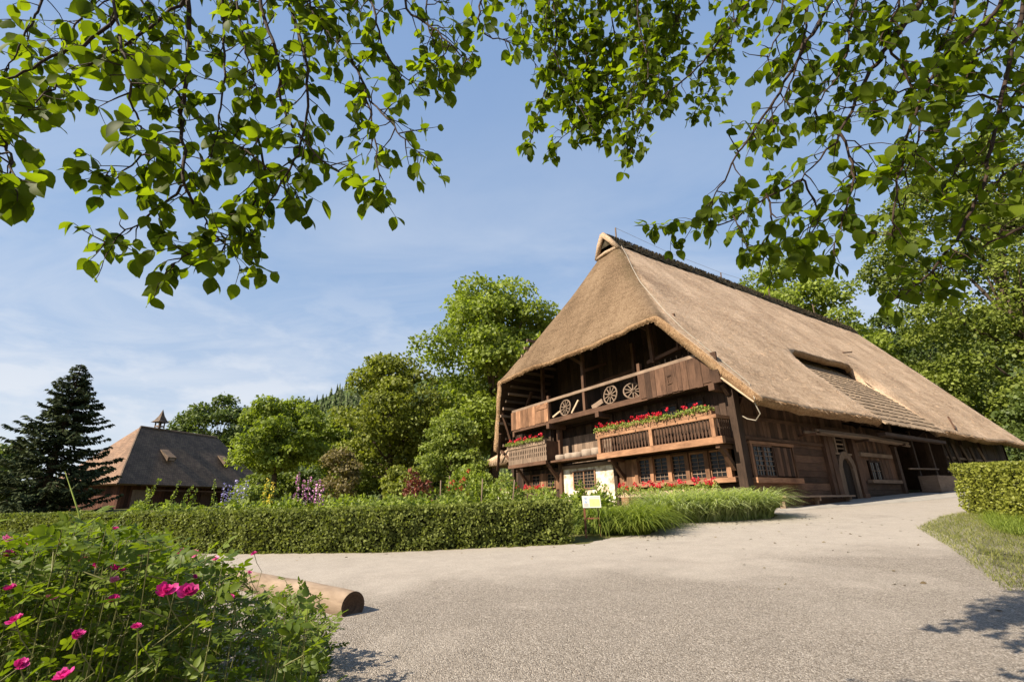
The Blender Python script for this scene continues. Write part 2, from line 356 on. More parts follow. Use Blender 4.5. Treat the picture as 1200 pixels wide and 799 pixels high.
#@@SETTING
# ------------------------------------------------------------------ the setting: ground, gravel, paving, hills
def ground_mat():
    m, t, b = mat('meadow soil and turf')
    g = N(t, 'ShaderNodeNewGeometry')
    n = N(t, 'ShaderNodeTexNoise', in_Scale=0.8, in_Detail=8.0, in_Roughness=0.7); t.links.new(g.outputs['Position'], n.inputs['Vector'])
    n2_ = N(t, 'ShaderNodeTexNoise', in_Scale=18.0, in_Detail=5.0, in_Roughness=0.7); t.links.new(g.outputs['Position'], n2_.inputs['Vector'])
    a = N(t, 'ShaderNodeMath', operation='MULTIPLY_ADD', in_1=0.5, in_2=0.0); t.links.new(n.outputs['Fac'], a.inputs[0])
    a2 = N(t, 'ShaderNodeMath', operation='MULTIPLY_ADD', in_1=0.5); t.links.new(n2_.outputs['Fac'], a2.inputs[0]); t.links.new(a.outputs[0], a2.inputs[2])
    c = ramp(t, a2.outputs[0], [(0.35, (0.060, 0.062, 0.020)), (0.52, (0.120, 0.112, 0.042)), (0.68, (0.21, 0.175, 0.095))])
    t.links.new(c, b.inputs['Base Color']); b.inputs['Roughness'].default_value = 0.95; b.inputs['Specular IOR Level'].default_value = 0.1
    bump(t, b, n2_.outputs['Fac'], 0.7, 0.05)
    return m
def gravel_mat():
    m, t, b = mat('pinkish grey gravel')
    g = N(t, 'ShaderNodeNewGeometry')
    P = g.outputs['Position']
    v1 = N(t, 'ShaderNodeTexVoronoi', in_Scale=92.0); t.links.new(P, v1.inputs['Vector'])
    v2 = N(t, 'ShaderNodeTexVoronoi', in_Scale=210.0); t.links.new(P, v2.inputs['Vector'])
    n = N(t, 'ShaderNodeTexNoise', in_Scale=0.42, in_Detail=7.0, in_Roughness=0.6, in_Distortion=0.6); t.links.new(P, n.inputs['Vector'])
    fine = N(t, 'ShaderNodeTexNoise', in_Scale=34.0, in_Detail=6.0, in_Roughness=0.75); t.links.new(P, fine.inputs['Vector'])
    sepc = N(t, 'ShaderNodeSeparateColor'); t.links.new(v1.outputs['Color'], sepc.inputs[0])
    sepd = N(t, 'ShaderNodeSeparateColor'); t.links.new(v2.outputs['Color'], sepd.inputs[0])
    base = ramp(t, sepc.outputs[0], [(0.0, (0.120, 0.096, 0.075)), (0.28, (0.235, 0.198, 0.163)), (0.75, (0.310, 0.266, 0.224)), (1.0, (0.47, 0.415, 0.36))])
    dust = ramp(t, sepd.outputs[1], [(0.0, (0.270, 0.232, 0.194)), (1.0, (0.385, 0.340, 0.294))])
    # worn, dusty tracks against loose stones; more dust far from the viewer's corner (a track along the hedge)
    sp = N(t, 'ShaderNodeSeparateXYZ'); t.links.new(P, sp.inputs[0])
    tr = N(t, 'ShaderNodeMath', operation='MULTIPLY_ADD', in_1=-0.16, in_2=0.0); t.links.new(sp.outputs['X'], tr.inputs[0])
    tr2 = N(t, 'ShaderNodeMath', operation='ADD'); t.links.new(tr.outputs[0], tr2.inputs[0]); t.links.new(sp.outputs['Y'], tr2.inputs[1])
    trk = N(t, 'ShaderNodeMapRange', in_1=6.6, in_2=9.3, in_3=-0.16, in_4=0.22); t.links.new(tr2.outputs[0], trk.inputs[0])
    s = N(t, 'ShaderNodeMath', operation='ADD'); t.links.new(n.outputs['Fac'], s.inputs[0]); t.links.new(trk.outputs[0], s.inputs[1])
    fac = ramp(t, s.outputs[0], [(0.36, (0.08, 0.08, 0.08)), (0.66, (0.92, 0.92, 0.92))])
    mx = N(t, 'ShaderNodeMixRGB'); t.links.new(fac, mx.inputs[0]); t.links.new(base, mx.inputs[1]); t.links.new(dust, mx.inputs[2])
    fr0 = N(t, 'ShaderNodeMapRange', in_1=0.25, in_2=0.75, in_3=0.72, in_4=1.25); t.links.new(fine.outputs['Fac'], fr0.inputs[0])
    mid = N(t, 'ShaderNodeTexNoise', in_Scale=2.6, in_Detail=8.0, in_Roughness=0.72); t.links.new(P, mid.inputs['Vector'])
    mr_ = N(t, 'ShaderNodeMapRange', in_1=0.32, in_2=0.68, in_3=0.90, in_4=1.08); t.links.new(mid.outputs['Fac'], mr_.inputs[0])
    fr = N(t, 'ShaderNodeMath', operation='MULTIPLY'); t.links.new(fr0.outputs[0], fr.inputs[0]); t.links.new(mr_.outputs[0], fr.inputs[1])
    m2 = N(t, 'ShaderNodeMixRGB', blend_type='MULTIPLY', in_0=1.0); t.links.new(mx.outputs[0], m2.inputs[1]); t.links.new(fr.outputs[0], m2.inputs[2])
    t.links.new(m2.outputs[0], b.inputs['Base Color']); b.inputs['Roughness'].default_value = 0.9; b.inputs['Specular IOR Level'].default_value = 0.2
    hsum = N(t, 'ShaderNodeMath', operation='MULTIPLY_ADD', in_1=-0.8); t.links.new(v1.outputs['Distance'], hsum.inputs[0]); t.links.new(fine.outputs['Fac'], hsum.inputs[2])
    inv = N(t, 'ShaderNodeMapRange', in_3=1.0, in_4=0.25); t.links.new(fac, inv.inputs[0])
    bp = N(t, 'ShaderNodeBump', in_Distance=0.018); t.links.new(inv.outputs[0], bp.inputs['Strength']); t.links.new(hsum.outputs[0], bp.inputs['Height']); t.links.new(bp.outputs[0], b.inputs['Normal'])
    return m
M['ground'] = ground_mat(); M['gravel'] = gravel_mat()
M['paving'] = plain('worn grey paving', (0.30, 0.275, 0.245), 0.85, 0.2, 0.25, 2.5, 0.4)

def make_ground():
    xs = np.unique(np.concatenate([np.linspace(-900, -70, 24), np.linspace(-70, 70, 57), np.linspace(70, 900, 24)]))
    ys = np.unique(np.concatenate([np.linspace(-300, -20, 12), np.linspace(-20, 80, 51), np.linspace(80, 1100, 28)]))
    v = [(x, y, h(x, y)) for y in ys for x in xs]; nx = len(xs)
    f = [(j*nx+i, j*nx+i+1, (j+1)*nx+i+1, (j+1)*nx+i) for j in range(len(ys)-1) for i in range(nx-1)]
    me = bpy.data.meshes.new('ground'); me.from_pydata(v, [], f); me.materials.append(M['ground'])
    o = bpy.data.objects.new('ground', me); COL.objects.link(o); tag(o, kind='structure')
make_ground()
def sheet(name, poly, m, dz, jitter=0.0, step=0.35):
    pts = []
    n = len(poly)
    for i in range(n):
        a, b = np.array(poly[i], float), np.array(poly[(i+1) % n], float); L = np.linalg.norm(b-a); k = max(1, int(L/step)) if jitter else 1
        for q in range(k):
            p = a+(b-a)*q/k
            if jitter and q: p = p + rng.normal(size=2)*jitter
            pts.append(p)
    bm = bmesh.new(); vs = [bm.verts.new((p[0], p[1], h(p[0], p[1])+dz)) for p in pts]
    f = bm.faces.new(vs); f.normal_update()
    if f.normal.z < 0: f.normal_flip()
    bmesh.ops.triangulate(bm, faces=[f]); me = bpy.data.meshes.new(name); bm.to_mesh(me); me.materials.append(m)
    o = bpy.data.objects.new(name, me); COL.objects.link(o); tag(o, kind='structure'); return o
def HW(u, v):                                     # house plan coordinates to world x, y
    p = HO + u*dU + v*dV; return (p[0], p[1])
sheet('gravel_yard', [(-14, -6), (9.5, -6), (7.2, 3.0), (5.9, 6.2), (8.05, 9.2), (9.75, 12.2), (12.3, 14.5), (13.9, 15.4), (15.4, 15.9), HW(9.5, 8), HW(9.5, 22), HW(0, 22), HW(0, 0.3), (8.7, 16.9),
      (7.85, 15.75), (6.0, 15.2), (4.2, 15.3), (3.6, 13.4), (3.35, 12.9), (2.2, 12.2), (1.5, 11.35), (0.0, 11.25), (-2.8, 11.0), (-5.7, 11.45), (-9, 12.3), (-14, 13.6)], M['gravel'], 0.006, 0.045, 0.11)
sheet('paved_apron', [HW(0.0, 0.2), HW(1.2, 0.2), HW(1.7, 3.0), HW(2.1, 5.0), HW(2.6, 7.0), HW(2.9, 10.0), HW(3.0, 21.0), HW(0.0, 21.0)], M['paving'], 0.011, 0.02)

def make_hill():
    # wooded valley side: skyline read as elevation along directions, at its real distance
    prof = [(-60, 600), (60, 560), (150, 540), (230, 510), (300, 486), (365, 464), (410, 448), (440, 438), (520, 432), (650, 425), (850, 400), (1040, 388), (1200, 340), (1350, 330)]
    px_ = np.array([p[0] for p in prof], float); pys = np.array([p[1] for p in prof], float)
    cols = np.linspace(-60, 1350, 95); rows = np.linspace(0, 1, 16)
    v = []
    for c in cols:
        Y = 230.0; top = at(c, float(np.interp(c, px_, pys)), Y); dirx = np.array([top[0], top[1]])
        for r_ in rows:
            k = 0.55+0.45*r_; z = 1.2+(top[2]-1.2-4)*(max(0, (r_-0.0))**1.1)
            x, y = dirx*k; z += 2.5*noise.noise(Vector((x*0.02, y*0.02, 0)))*r_
            v.append((x, y, z))
        x, y = dirx*1.5; v.append((x, y, top[2]-40))
    nr = len(rows)+1
    f = [(i*nr+j, (i+1)*nr+j, (i+1)*nr+j+1, i*nr+j+1) for i in range(len(cols)-1) for j in range(nr-1)]
    me = bpy.data.meshes.new('hill'); me.from_pydata(v, [], f); me.materials.append(GREEN['deep'])
    at_ = me.attributes.new('tone', 'FLOAT', 'FACE'); at_.data.foreach_set('value', np.full(len(f), 0.3, np.float32))
    o = bpy.data.objects.new('hill', me); COL.objects.link(o); tag(o, kind='structure')
    # forest of conifers over it, nobody could count it
    V = np.array(v).reshape(len(cols), nr, 3); pos = []
    for i in range(len(cols)-1):
        for j in range(0, nr-2):
            for _ in range(5):
                a, b = rng.random(2)
                p = (V[i, j]*(1-a)+V[i+1, j]*a)*(1-b)+(V[i, j+1]*(1-a)+V[i+1, j+1]*a)*b
                pos.append(p)
    pos = np.array(pos); n = len(pos)
    tv = []; tf = []
    for lev in range(5):                            # ragged tiers
        z0 = lev*0.19; r0 = 0.22*(1-lev*0.19); b = len(tv)
        for k in range(7):
            an = 2*math.pi*k/7+lev*0.5; rr = r0*(1.25 if k % 2 else 0.7); tv.append((z0-(0.05 if k % 2 else 0), rr*math.cos(an), rr*math.sin(an)))
        tv.append((z0+0.30, 0, 0))
        for k in range(7): tf.append((b+k, b+(k+1) % 7, b+7))
    ang = rng.random(n)*6.28
    hs = rng.uniform(3, 6.5, n)
    scatter('conifer_forest', tv, tf, pos-np.array([0, 0, 1.0]), np.tile([0, 0, 1.0], (n, 1)) + rng.normal(size=(n, 3))*0.02, np.stack([np.cos(ang), np.sin(ang), np.zeros(n)], 1), np.stack([hs, hs*1.1, hs*1.1], 1), rng.random(n), [GREEN['spruce'], GREEN['deep']], mi=(rng.random(n) < 0.35).astype(int), smooth=False)['kind'] = 'stuff'
make_hill()

#@@HOUSE
# ------------------------------------------------------------------ the thatched farmhouse (house frame: x along the gable front, y back along the ridge, z up, foot of the near corner = 0)
house = empty('farmhouse', tuple(HO), -YAW, label='huge dark timber farmhouse under a steep thatched roof with flower balconies', cat='farmhouse')
ZS = (0, 0, -HO[2])                               # heights below are written as world heights
def hb(mb, name, mats, parent=house, smooth=False): return mb.build(name, mats, parent, smooth, ZS)
UC, ZR, SL = -8.4, 17.75, 1.31                    # ridge line and slope
HV, HZ, HS = -1.9, 9.05, 1.74                     # half hip eave and slope
GAB = 2.45
EU, EUL, VREAR = 1.4, -18.2, 36.6
def vfront(u):
    if u < -15.0: return HV + (-15.0-u)/3.2*1.55
    if u > -1.8: return HV + (u+1.8)/3.2*1.55
    return HV
def smin(a, b, k=0.35):
    hh = max(k-abs(a-b), 0)/k; return min(a, b)-hh*hh*k*0.25
def roof_z(u, v):
    z = smin(ZR-SL*(u-UC), ZR+SL*(u-UC), 0.5)
    if v < GAB: z = smin(z, HZ+HS*(v-HV), 0.25+1.6*max(0, (v-HV)*(GAB-v))/4.7)
    return z
def roof_shape(u, v):
    z = roof_z(u, v)
    z += 0.15*noise.noise(Vector((u*0.35, v*0.22, 1.3))) + 0.045*noise.noise(Vector((u*1.7, v*1.4, 7.0)))
    # thatch dips to the shingles at the sides of the strip
    if u > -2.3:
        dd_ = 0.05+0.66*max(0.0, min(1.3, (EU-u)/(EU+2.15)))**1.7; k_ = max(0, min(1, (u+2.3)/0.8))
        for t_ in ((v-17.7)/1.5, (10.2-v)/1.5):
            if -0.1 <= t_ < 1: z -= k_*dd_*1.45*(1-max(0, t_))**2
    # lip over the hay opening
    if 9.4 < v < 18.4 and -5.2 < u < -2.1:
        a = max(0, min(1, (u+5.2)/3.0)); b = max(0, min(1, (v-9.4)/1.6, (18.4-v)/1.6)); z += 0.05*a*a*(b*b*(3-2*b))
    return z
OP_U, OP_V0, OP_V1 = -2.15, 10.15, 17.75          # the shingled strip
def make_roof():
    us = np.unique(np.round(np.concatenate([np.linspace(EUL, UC, 62), np.linspace(UC, OP_U, 40), np.linspace(OP_U, EU, 26)]), 4))
    vs = np.unique(np.round(np.concatenate([np.linspace(-1.9, GAB-0.01, 26), np.linspace(GAB+0.01, OP_V0, 42), np.linspace(OP_V0, OP_V1, 40), np.linspace(OP_V1, VREAR, 96)]), 4))
    nu, nv = len(us), len(vs)
    top = np.zeros((nu, nv, 3)); bot = np.zeros((nu, nv, 3))
    for i, u in enumerate(us):
        vf = vfront(u)
        for j, v in enumerate(vs):
            vv = v if v >= GAB-0.01 else GAB-0.01 - (GAB-0.01-v)*(GAB-0.01-vf)/(GAB-0.01+1.9)
            eps = 0.12
            gu = (roof_z(u+eps, vv)-roof_z(u-eps, vv))/(2*eps); gv = (roof_z(u, vv+eps)-roof_z(u, vv-eps))/(2*eps) if abs(vv-GAB) > 0.2 else 0
            n = np.array([-gu, -gv, 1]); n /= np.linalg.norm(n)
            p = np.array([u, vv, roof_shape(u, vv)])
            if u == us[0] or u == us[-1]: p[2] += 0.05*noise.noise(Vector((vv*1.2, u, 3)))
            if j == 0: p += np.array([0, 0.06*noise.noise(Vector((u*1.3, 2, 3))), 0.06*noise.noise(Vector((u*0.9, 5, 3)))])
            # edges are rounded over: pull the outermost ring in a little
            top[i, j] = p; th = 0.40
            bot[i, j] = p - n*th
            if j == 0: bot[i, j, 1] = p[1]+0.10
    iO = int(np.argmin(abs(us-OP_U))); j0 = int(np.argmin(abs(vs-OP_V0))); j1 = int(np.argmin(abs(vs-OP_V1))); jg = int(np.argmin(abs(vs-(GAB-0.01))))
    mb = MB()
    V = np.concatenate([top.reshape(-1, 3), bot.reshape(-1, 3)]); mb.v = [tuple(p) for p in V]; K = nu*nv
    def idx(i, j, b=0): return b*K + i*nv + j
    hole = lambda i, j: i >= iO and j0 <= j < j1
    arc = np.zeros(nu); 
    for i in range(1, nu): arc[i] = arc[i-1]+math.hypot(us[i]-us[i-1], SL*(us[i]-us[i-1]))
    for i in range(nu-1):
        for j in range(nv-1):
            if hole(i, j): continue
            q = [(i, j), (i+1, j), (i+1, j+1), (i, j+1)]
            uc, vc = (us[i]+us[i+1])/2, (vs[j]+vs[j+1])/2
            hipz = HZ+HS*(top[i, j, 1]+0.1-HV); slz = min(ZR-SL*(uc-UC), ZR+SL*(uc-UC))
            isH = vc < GAB and hipz < slz + 0.25*noise.noise(Vector((uc*1.5, vc*1.5, 0)))
            if j == jg and abs(uc-UC) < 1.6 and top[i, j+1, 2]-top[i, j, 2] > 0.12: mi = 4; uv = [(top[a][b][0], top[a][b][2]) for a, b in q]  # filled gablet face, painted black for the darkness of an opening
            elif isH: mi = 0; uv = [(top[a][b][0], top[a][b][2]*1.15) for a, b in q]
            else: mi = 0; uv = [(top[a][b][1], arc[a]) for a, b in q]
            mb.face(tuple(idx(a, b) for a, b in q), uv, 0.5, mi)
            mb.face(tuple(idx(a, b, 1) for a, b in reversed(q)), [(top[a][b][1], arc[a]) for a, b in reversed(q)], 0.5, 3)
    def wall(a, b, mi=2):
        A, B = top[a], top[b]; l = float(np.linalg.norm(B-A)); s0 = float(A@np.array([1, 1, 0.3]))
        mb.face((idx(*b), idx(*a), idx(*a, 1), idx(*b, 1)), [(s0+l, 0), (s0, 0), (s0, .4), (s0+l, .4)], 0.5, mi)
    for i in range(nu-1):
        wall((i, 0), (i+1, 0)); wall((i+1, nv-1), (i, nv-1))
        if i >= iO: wall((i, j1), (i+1, j1), 0); wall((i+1, j0), (i, j0), 0)
    for j in range(nv-1):
        wall((0, j+1), (0, j))
        if not (j0 <= j < j1): wall((nu-1, j), (nu-1, j+1))
        else: wall((iO, j), (iO, j+1))
    o = hb(mb, 'thatched_roof', [M['thatch'], M['thatch'], M['straw_cut'], M['wood_dark'], M['black']], smooth=True)
    wt = np.zeros(2*K, np.float32); ms = np.zeros(2*K, np.float32)
    for i in range(nu):
        for j in range(nv):
            uu, vv, zz = top[i, j]; hz = HZ+HS*(vv-HV); sz = min(ZR-SL*(uu-UC), ZR+SL*(uu-UC)); dd_ = sz-hz      # > 0 on the hip
            wv = max(0.0, min(1.0, (dd_+1.5)/1.5)) if vv < GAB+0.6 else 0.0
            wt[i*nv+j] = wv; ms[i*nv+j] = max(0.0, 1-abs(dd_+0.2)/2.6)*max(0.45, min(1, (zz-8.0)/5.0)) if vv < GAB+1.0 else 0.0
    for nm_, arr in (('weather', wt), ('moss', ms)):
        a_ = o.data.attributes.new(nm_, 'FLOAT', 'POINT'); a_.data.foreach_set('value', arr)
    # loose straw ends along the eaves, verges and hip edge
    pos = []; di = []
    def edge(P0, P1, out, k):
        for _ in range(k):
            a = rng.random(); p = P0+(P1-P0)*a; pos.append(p); d = np.array(out)+rng.normal(size=3)*0.35; di.append(d)
    for i in range(nu-1):
        s = rng.random()
        for (A, B, C, D, out) in ((top[i, 0], top[i+1, 0], bot[i, 0], bot[i+1, 0], (0, -0.6, -0.8)),):
            for _ in range(15):
                a, b = rng.random(2); P = (A*(1-a)+B*a)*(1-b)+(C*(1-a)+D*a)*b
                pos.append(P); o_ = (0, -0.55, -0.8) if -15 < P[0] < -1.8 else ((0.35, -0.5, -0.7) if P[0] > -1.8 else (-0.35, -0.5, -0.7)); di.append(np.array(o_)+rng.normal(size=3)*0.3)
    for j in range(nv-1):
        if j0 <= j < j1: continue
        A, B, C, D = top[-1, j], top[-1, j+1], bot[-1, j], bot[-1, j+1]
        for _ in range(int(42*np.linalg.norm(B-A))):
            a, b = rng.random(2); b = b**2; pos.append((A*(1-a)+B*a)*(1-b)+(C*(1-a)+D*a)*b); di.append(np.array([0.6, 0, -0.8])+rng.normal(size=3)*0.25)
    pos = np.array(pos); di = np.array(di); n = len(pos)
    s = scatter('straw_fringe', [(-0.3, -0.5, 0), (-0.3, 0.5, 0), (1, 0.15, 0), (1, -0.15, 0)], [(0, 1, 2, 3)], pos, di, rand_unit(n), np.stack([rng.uniform(0.045, 0.10, n), rng.uniform(0.012, 0.028, n), np.ones(n)], 1), rng.random(n), M['straw_cut'], o, ZS)
    s['kind'] = 'stuff'
    return o
roof = make_roof()

# small stems lying proud of the thatch, give the surface its bristle
def thatch_bristle():
    n = 36000
    v = rng.uniform(-1.2, 36, n); u = rng.uniform(UC+0.5, EU, n)
    keep = ~((u > OP_U-0.1) & (v > OP_V0-0.1) & (v < OP_V1+0.1)); v, u = v[keep], u[keep]
    keep = np.array([b > vfront(a)+0.15 and roof_z(a, b) > ZR-SL*(a-UC)-0.3 for a, b in zip(u, v)]); v, u = v[keep], u[keep]; n = len(u)
    z = np.array([roof_shape(a, b) for a, b in zip(u, v)])
    pos = np.stack([u, v, z-0.015], 1); d = np.tile([0.607, 0, -0.795], (n, 1))+rng.normal(size=(n, 3))*0.10; d += np.array([0.795, 0, 0.607])*0.10
    nn = np.tile([0.795, 0, 0.607], (n, 1))+rng.normal(size=(n, 3))*0.3
    s = scatter('straw_stems', [(-0.3, -0.5, 0), (-0.3, 0.5, 0), (1, 0.2, 0), (1, -0.2, 0)], [(0, 1, 2, 3)], pos, d, nn, np.stack([rng.uniform(0.10, 0.26, n), rng.uniform(0.012, 0.030, n), np.ones(n)], 1), rng.random(n), M['thatch_plain'], roof, ZS)
    s['kind'] = 'stuff'
thatch_bristle()

def ridge_cap():
    vs = np.linspace(GAB-0.15, VREAR-0.1, 150); prof = [(-0.62, -0.72), (-0.5, -0.36), (-0.25, 0.02), (0, 0.20), (0.25, 0.02), (0.5, -0.36), (0.62, -0.72)]
    mb = MB(); k = len(prof)
    for j, v in enumerate(vs):
        for i, (a, b) in enumerate(prof):
            nz = noise.noise(Vector((a*4, v*2.1, 0)))*0.10 + noise.noise(Vector((a*9, v*6, 4)))*0.06
            mb.v.append((UC+a*(1+nz*1.3), v, ZR+0.02+b+nz))
    for j in range(len(vs)-1):
        for i in range(k-1):
            q = (j*k+i, (j+1)*k+i, (j+1)*k+i+1, j*k+i+1); mb.face(q, [(vs[j], i), (vs[j+1], i), (vs[j+1], i+1), (vs[j], i+1)], 0.5)
    mb.face(tuple(range(k)), [(0, 0)]*k, 0.5)
    o = hb(mb, 'ridge_cap', M['ridge_moss'], roof, True)
    # tufts of old straw and moss
    n = 5200; v = rng.uniform(GAB-0.1, VREAR-0.2, n); a = rng.uniform(-0.6, 0.6, n)
    z = ZR+0.02+np.interp(abs(a), [0, .25, .5, .62], [.2, .02, -.36, -.72]); pos = np.stack([UC+a, v, z], 1)
    d = np.stack([a*1.5, rng.normal(size=n)*0.6, 0.5+rng.random(n)*0.6], 1)
    s = scatter('ridge_tufts', T_DIA[0], T_DIA[1], pos, d, rand_unit(n), rng.uniform(0.06, 0.17, n), rng.random(n), M['ridge_moss'], roof, ZS); s['kind'] = 'stuff'
ridge_cap()
def gablet():
    # thatch rolls that frame the black-painted face standing for an opening under the ridge
    mb = MB(); z0 = HZ+HS*(GAB-HV)-0.05
    zt = ZR+0.08; w = (zt-z0)/SL
    for s in (-1, 1):
        mb.tube([(UC+s*w*1.02, GAB-0.02, z0-0.05), (UC+s*w*0.5, GAB-0.20, (z0+zt)/2+0.08), (UC, GAB-0.30, zt+0.06)], [0.16, 0.17, 0.17], 10)
    hb(mb, 'gablet_roll', M['thatch'], roof, True)
    mb = MB(); mb.tube([(UC-w, GAB-0.05, z0), (UC, GAB-0.16, z0+0.02), (UC+w, GAB-0.05, z0)], 0.13, 9); hb(mb, 'gablet_sill', M['thatch'], roof, True)
gablet()

def shingle_strip():
    mb = MB();                                      # lies below the thatch surface, deeper under the lip
    def drop_(u): return 0.05+0.66*max(0.0, min(1.3, (EU-u)/(EU-OP_U)))**1.7
    n_rows = 21; u0, u1 = OP_U-1.2, EU+0.12
    def P(u, v, up=0.0): drop = drop_(u); return (u+0.795*(up-drop), v, ZR-SL*(u-UC)+0.607*(up-drop))
    du = (u1-u0)/n_rows
    for r_ in range(n_rows):
        a, b = u0+r_*du, u0+(r_+1)*du+0.02
        v = OP_V0-0.25
        while v < OP_V1+0.25:
            w = rnd.uniform(0.16, 0.32); j = rnd.uniform(-0.02, 0.02); t1 = rnd.uniform(0.030, 0.050)
            mb.hexa([P(a, v+0.006, -0.05), P(b+j, v+0.006, -0.02), P(b+j, v+w, -0.02), P(a, v+w, -0.05), P(a, v+0.006, 0.0), P(b+j, v+0.006, t1), P(b+j, v+w, t1), P(a, v+w, 0.0)], None, 0, 0)
            v += w
    o = hb(mb, 'shingle_strip', wood('sunlit wooden shingles', (0.15, 0.105, 0.070), (0.36, 0.26, 0.175), grain=9.0, tone=(0.78, 1.2)));  # plain tan wood, tone varies per shingle at random
    mb = MB()                                       # the dark back of the hay opening
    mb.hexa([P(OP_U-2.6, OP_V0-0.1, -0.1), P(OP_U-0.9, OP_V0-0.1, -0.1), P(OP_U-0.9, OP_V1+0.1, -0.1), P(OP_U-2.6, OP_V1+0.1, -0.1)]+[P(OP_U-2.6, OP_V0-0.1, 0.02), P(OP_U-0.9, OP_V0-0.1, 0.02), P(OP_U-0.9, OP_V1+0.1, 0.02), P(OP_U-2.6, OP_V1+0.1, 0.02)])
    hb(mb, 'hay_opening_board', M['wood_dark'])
    mb = MB(); q_ = [(OP_U-3.4, OP_V0-0.9), (EU-0.5, OP_V0-0.9), (EU-0.5, OP_V1+0.9), (OP_U-3.4, OP_V1+0.9)]      # added black backing, keeps the opening dark and hides the sky
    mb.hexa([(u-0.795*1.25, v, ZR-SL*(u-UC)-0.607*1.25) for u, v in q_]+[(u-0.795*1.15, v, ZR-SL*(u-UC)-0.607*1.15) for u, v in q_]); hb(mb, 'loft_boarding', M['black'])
    for v in (OP_V0-0.06, OP_V1+0.06):
        mb = MB(); q_ = [(OP_U-1.6, v-0.04), (EU-0.3, v-0.04), (EU-0.3, v+0.04), (OP_U-1.6, v+0.04)]
        mb.hexa([(u-0.795*1.15, v2, ZR-SL*(u-UC)-0.607*1.15) for u, v2 in q_]+[(u-0.795*0.30, v2, ZR-SL*(u-UC)-0.607*0.30) for u, v2 in q_]); hb(mb, 'opening_cheek', M['wood_dark'])
    mb = MB(); mb.box(EU-0.35, EU+0.0, OP_V0-0.2, OP_V1+0.2, 4.15, 4.30); hb(mb, 'eave_board', M['wood_dark'])
shingle_strip()

# ---- walls
def zroof_under(u): return min(ZR-SL*(u-UC), ZR+SL*(u-UC)) - 0.75
def boards_front(mb, u0, u1, z0, z1, v, thick=0.05, w=(0.16, 0.30), ztop=None, mi=0, jag=0.0):
    u = u0
    while u < u1-0.03:
        ww = min(rnd.uniform(*w), u1-u); d = rnd.uniform(0, 0.018); zt = z1 if ztop is None else min(z1, ztop(u), ztop(u+ww))
        if zt > z0+0.05: mb.box(u+0.005, u+ww-0.005, v-d, v+thick, z0+rnd.uniform(-jag, jag), zt, None, mi, 2)
        u += ww
def boards_side(mb, v0, v1, z0, z1, u, thick=0.05, w=(0.16, 0.32), mi=0, jag=0.0):
    v = v0
    while v < v1-0.03:
        ww = min(rnd.uniform(*w), v1-v); d = rnd.uniform(0, 0.018)
        mb.box(u-thick, u+d, v+0.005, v+ww-0.005, z0+rnd.uniform(-jag, jag), z1, None, mi, 2); v += ww
def logs_side(mb, v0, v1, z0, z1, u, hgt=(0.22, 0.34)):
    z = z0
    while z < z1-0.02:
        hh = min(rnd.uniform(*hgt), z1-z); d = rnd.uniform(-0.01, 0.03); mb.box(u-0.12, u+d, v0, v1, z+0.006, z+hh-0.006, None, 0, 1); z += hh
UL = -16.2                                        # far corner of the front
mb = MB()                                         # front wall, ground floor, dark timber at the far end
boards_front(mb, UL, -11.15, 0.9, 3.35, 0.02)
hb(mb, 'timber_wall', M['wood_dark'])
mb = MB(); mb.box(-11.12, -6.72, -0.03, 0.25, 0.8, 3.18); hb(mb, 'plastered_wall', M['plaster'])
mb = MB(); boards_front(mb, -6.68, -5.45, 0.9, 3.30, -0.02, w=(0.35, 0.45)); hb(mb, 'panelled_wall', M['wood_orange'])
mb = MB()
for z in np.arange(0.9, 1.95, 0.26): mb.box(-5.45, -0.25, rnd.uniform(-0.02, 0.0), 0.12, z, z+0.25, None, 0, 0)
mb.box(-5.45, -0.25, 0.0, 0.12, 3.26, 3.36)
hb(mb, 'log_wall', M['wood_brown'])
mb = MB(); mb.box(-5.5, -0.3, -0.26, 0.0, 1.97, 2.15, 0.7); hb(mb, 'window_sill_beam', M['wood_orange'])
mb = MB()                                         # upper storey, right room
boards_front(mb, -6.9, -0.25, 3.40, 5.75, 0.02)
hb(mb, 'upper_wall', M['wood_dark'])
mb = MB(); boards_front(mb, UL, -11.9, 3.40, 5.75, 0.02); hb(mb, 'upper_wall', M['wood_dark'])
mb = MB(); boards_front(mb, -11.9, -6.9, 3.50, 5.05, 0.65, w=(0.26, 0.42)); hb(mb, 'loggia_partition', M['wood_grey'])
mb = MB(); boards_front(mb, -11.9, -6.9, 5.05, 5.75, 0.8); mb.box(-11.95, -11.85, 0.02, 0.85, 3.45, 5.75); mb.box(-6.92, -6.82, 0.06, 0.85, 3.45, 5.75)
hb(mb, 'loggia_wall', M['wood_dark'])
mb = MB(); boards_front(mb, UL+0.2, 0.2, 5.8, 14.3, 1.8, ztop=zroof_under, w=(0.25, 0.5)); hb(mb, 'attic_wall', M['wood_dark'])
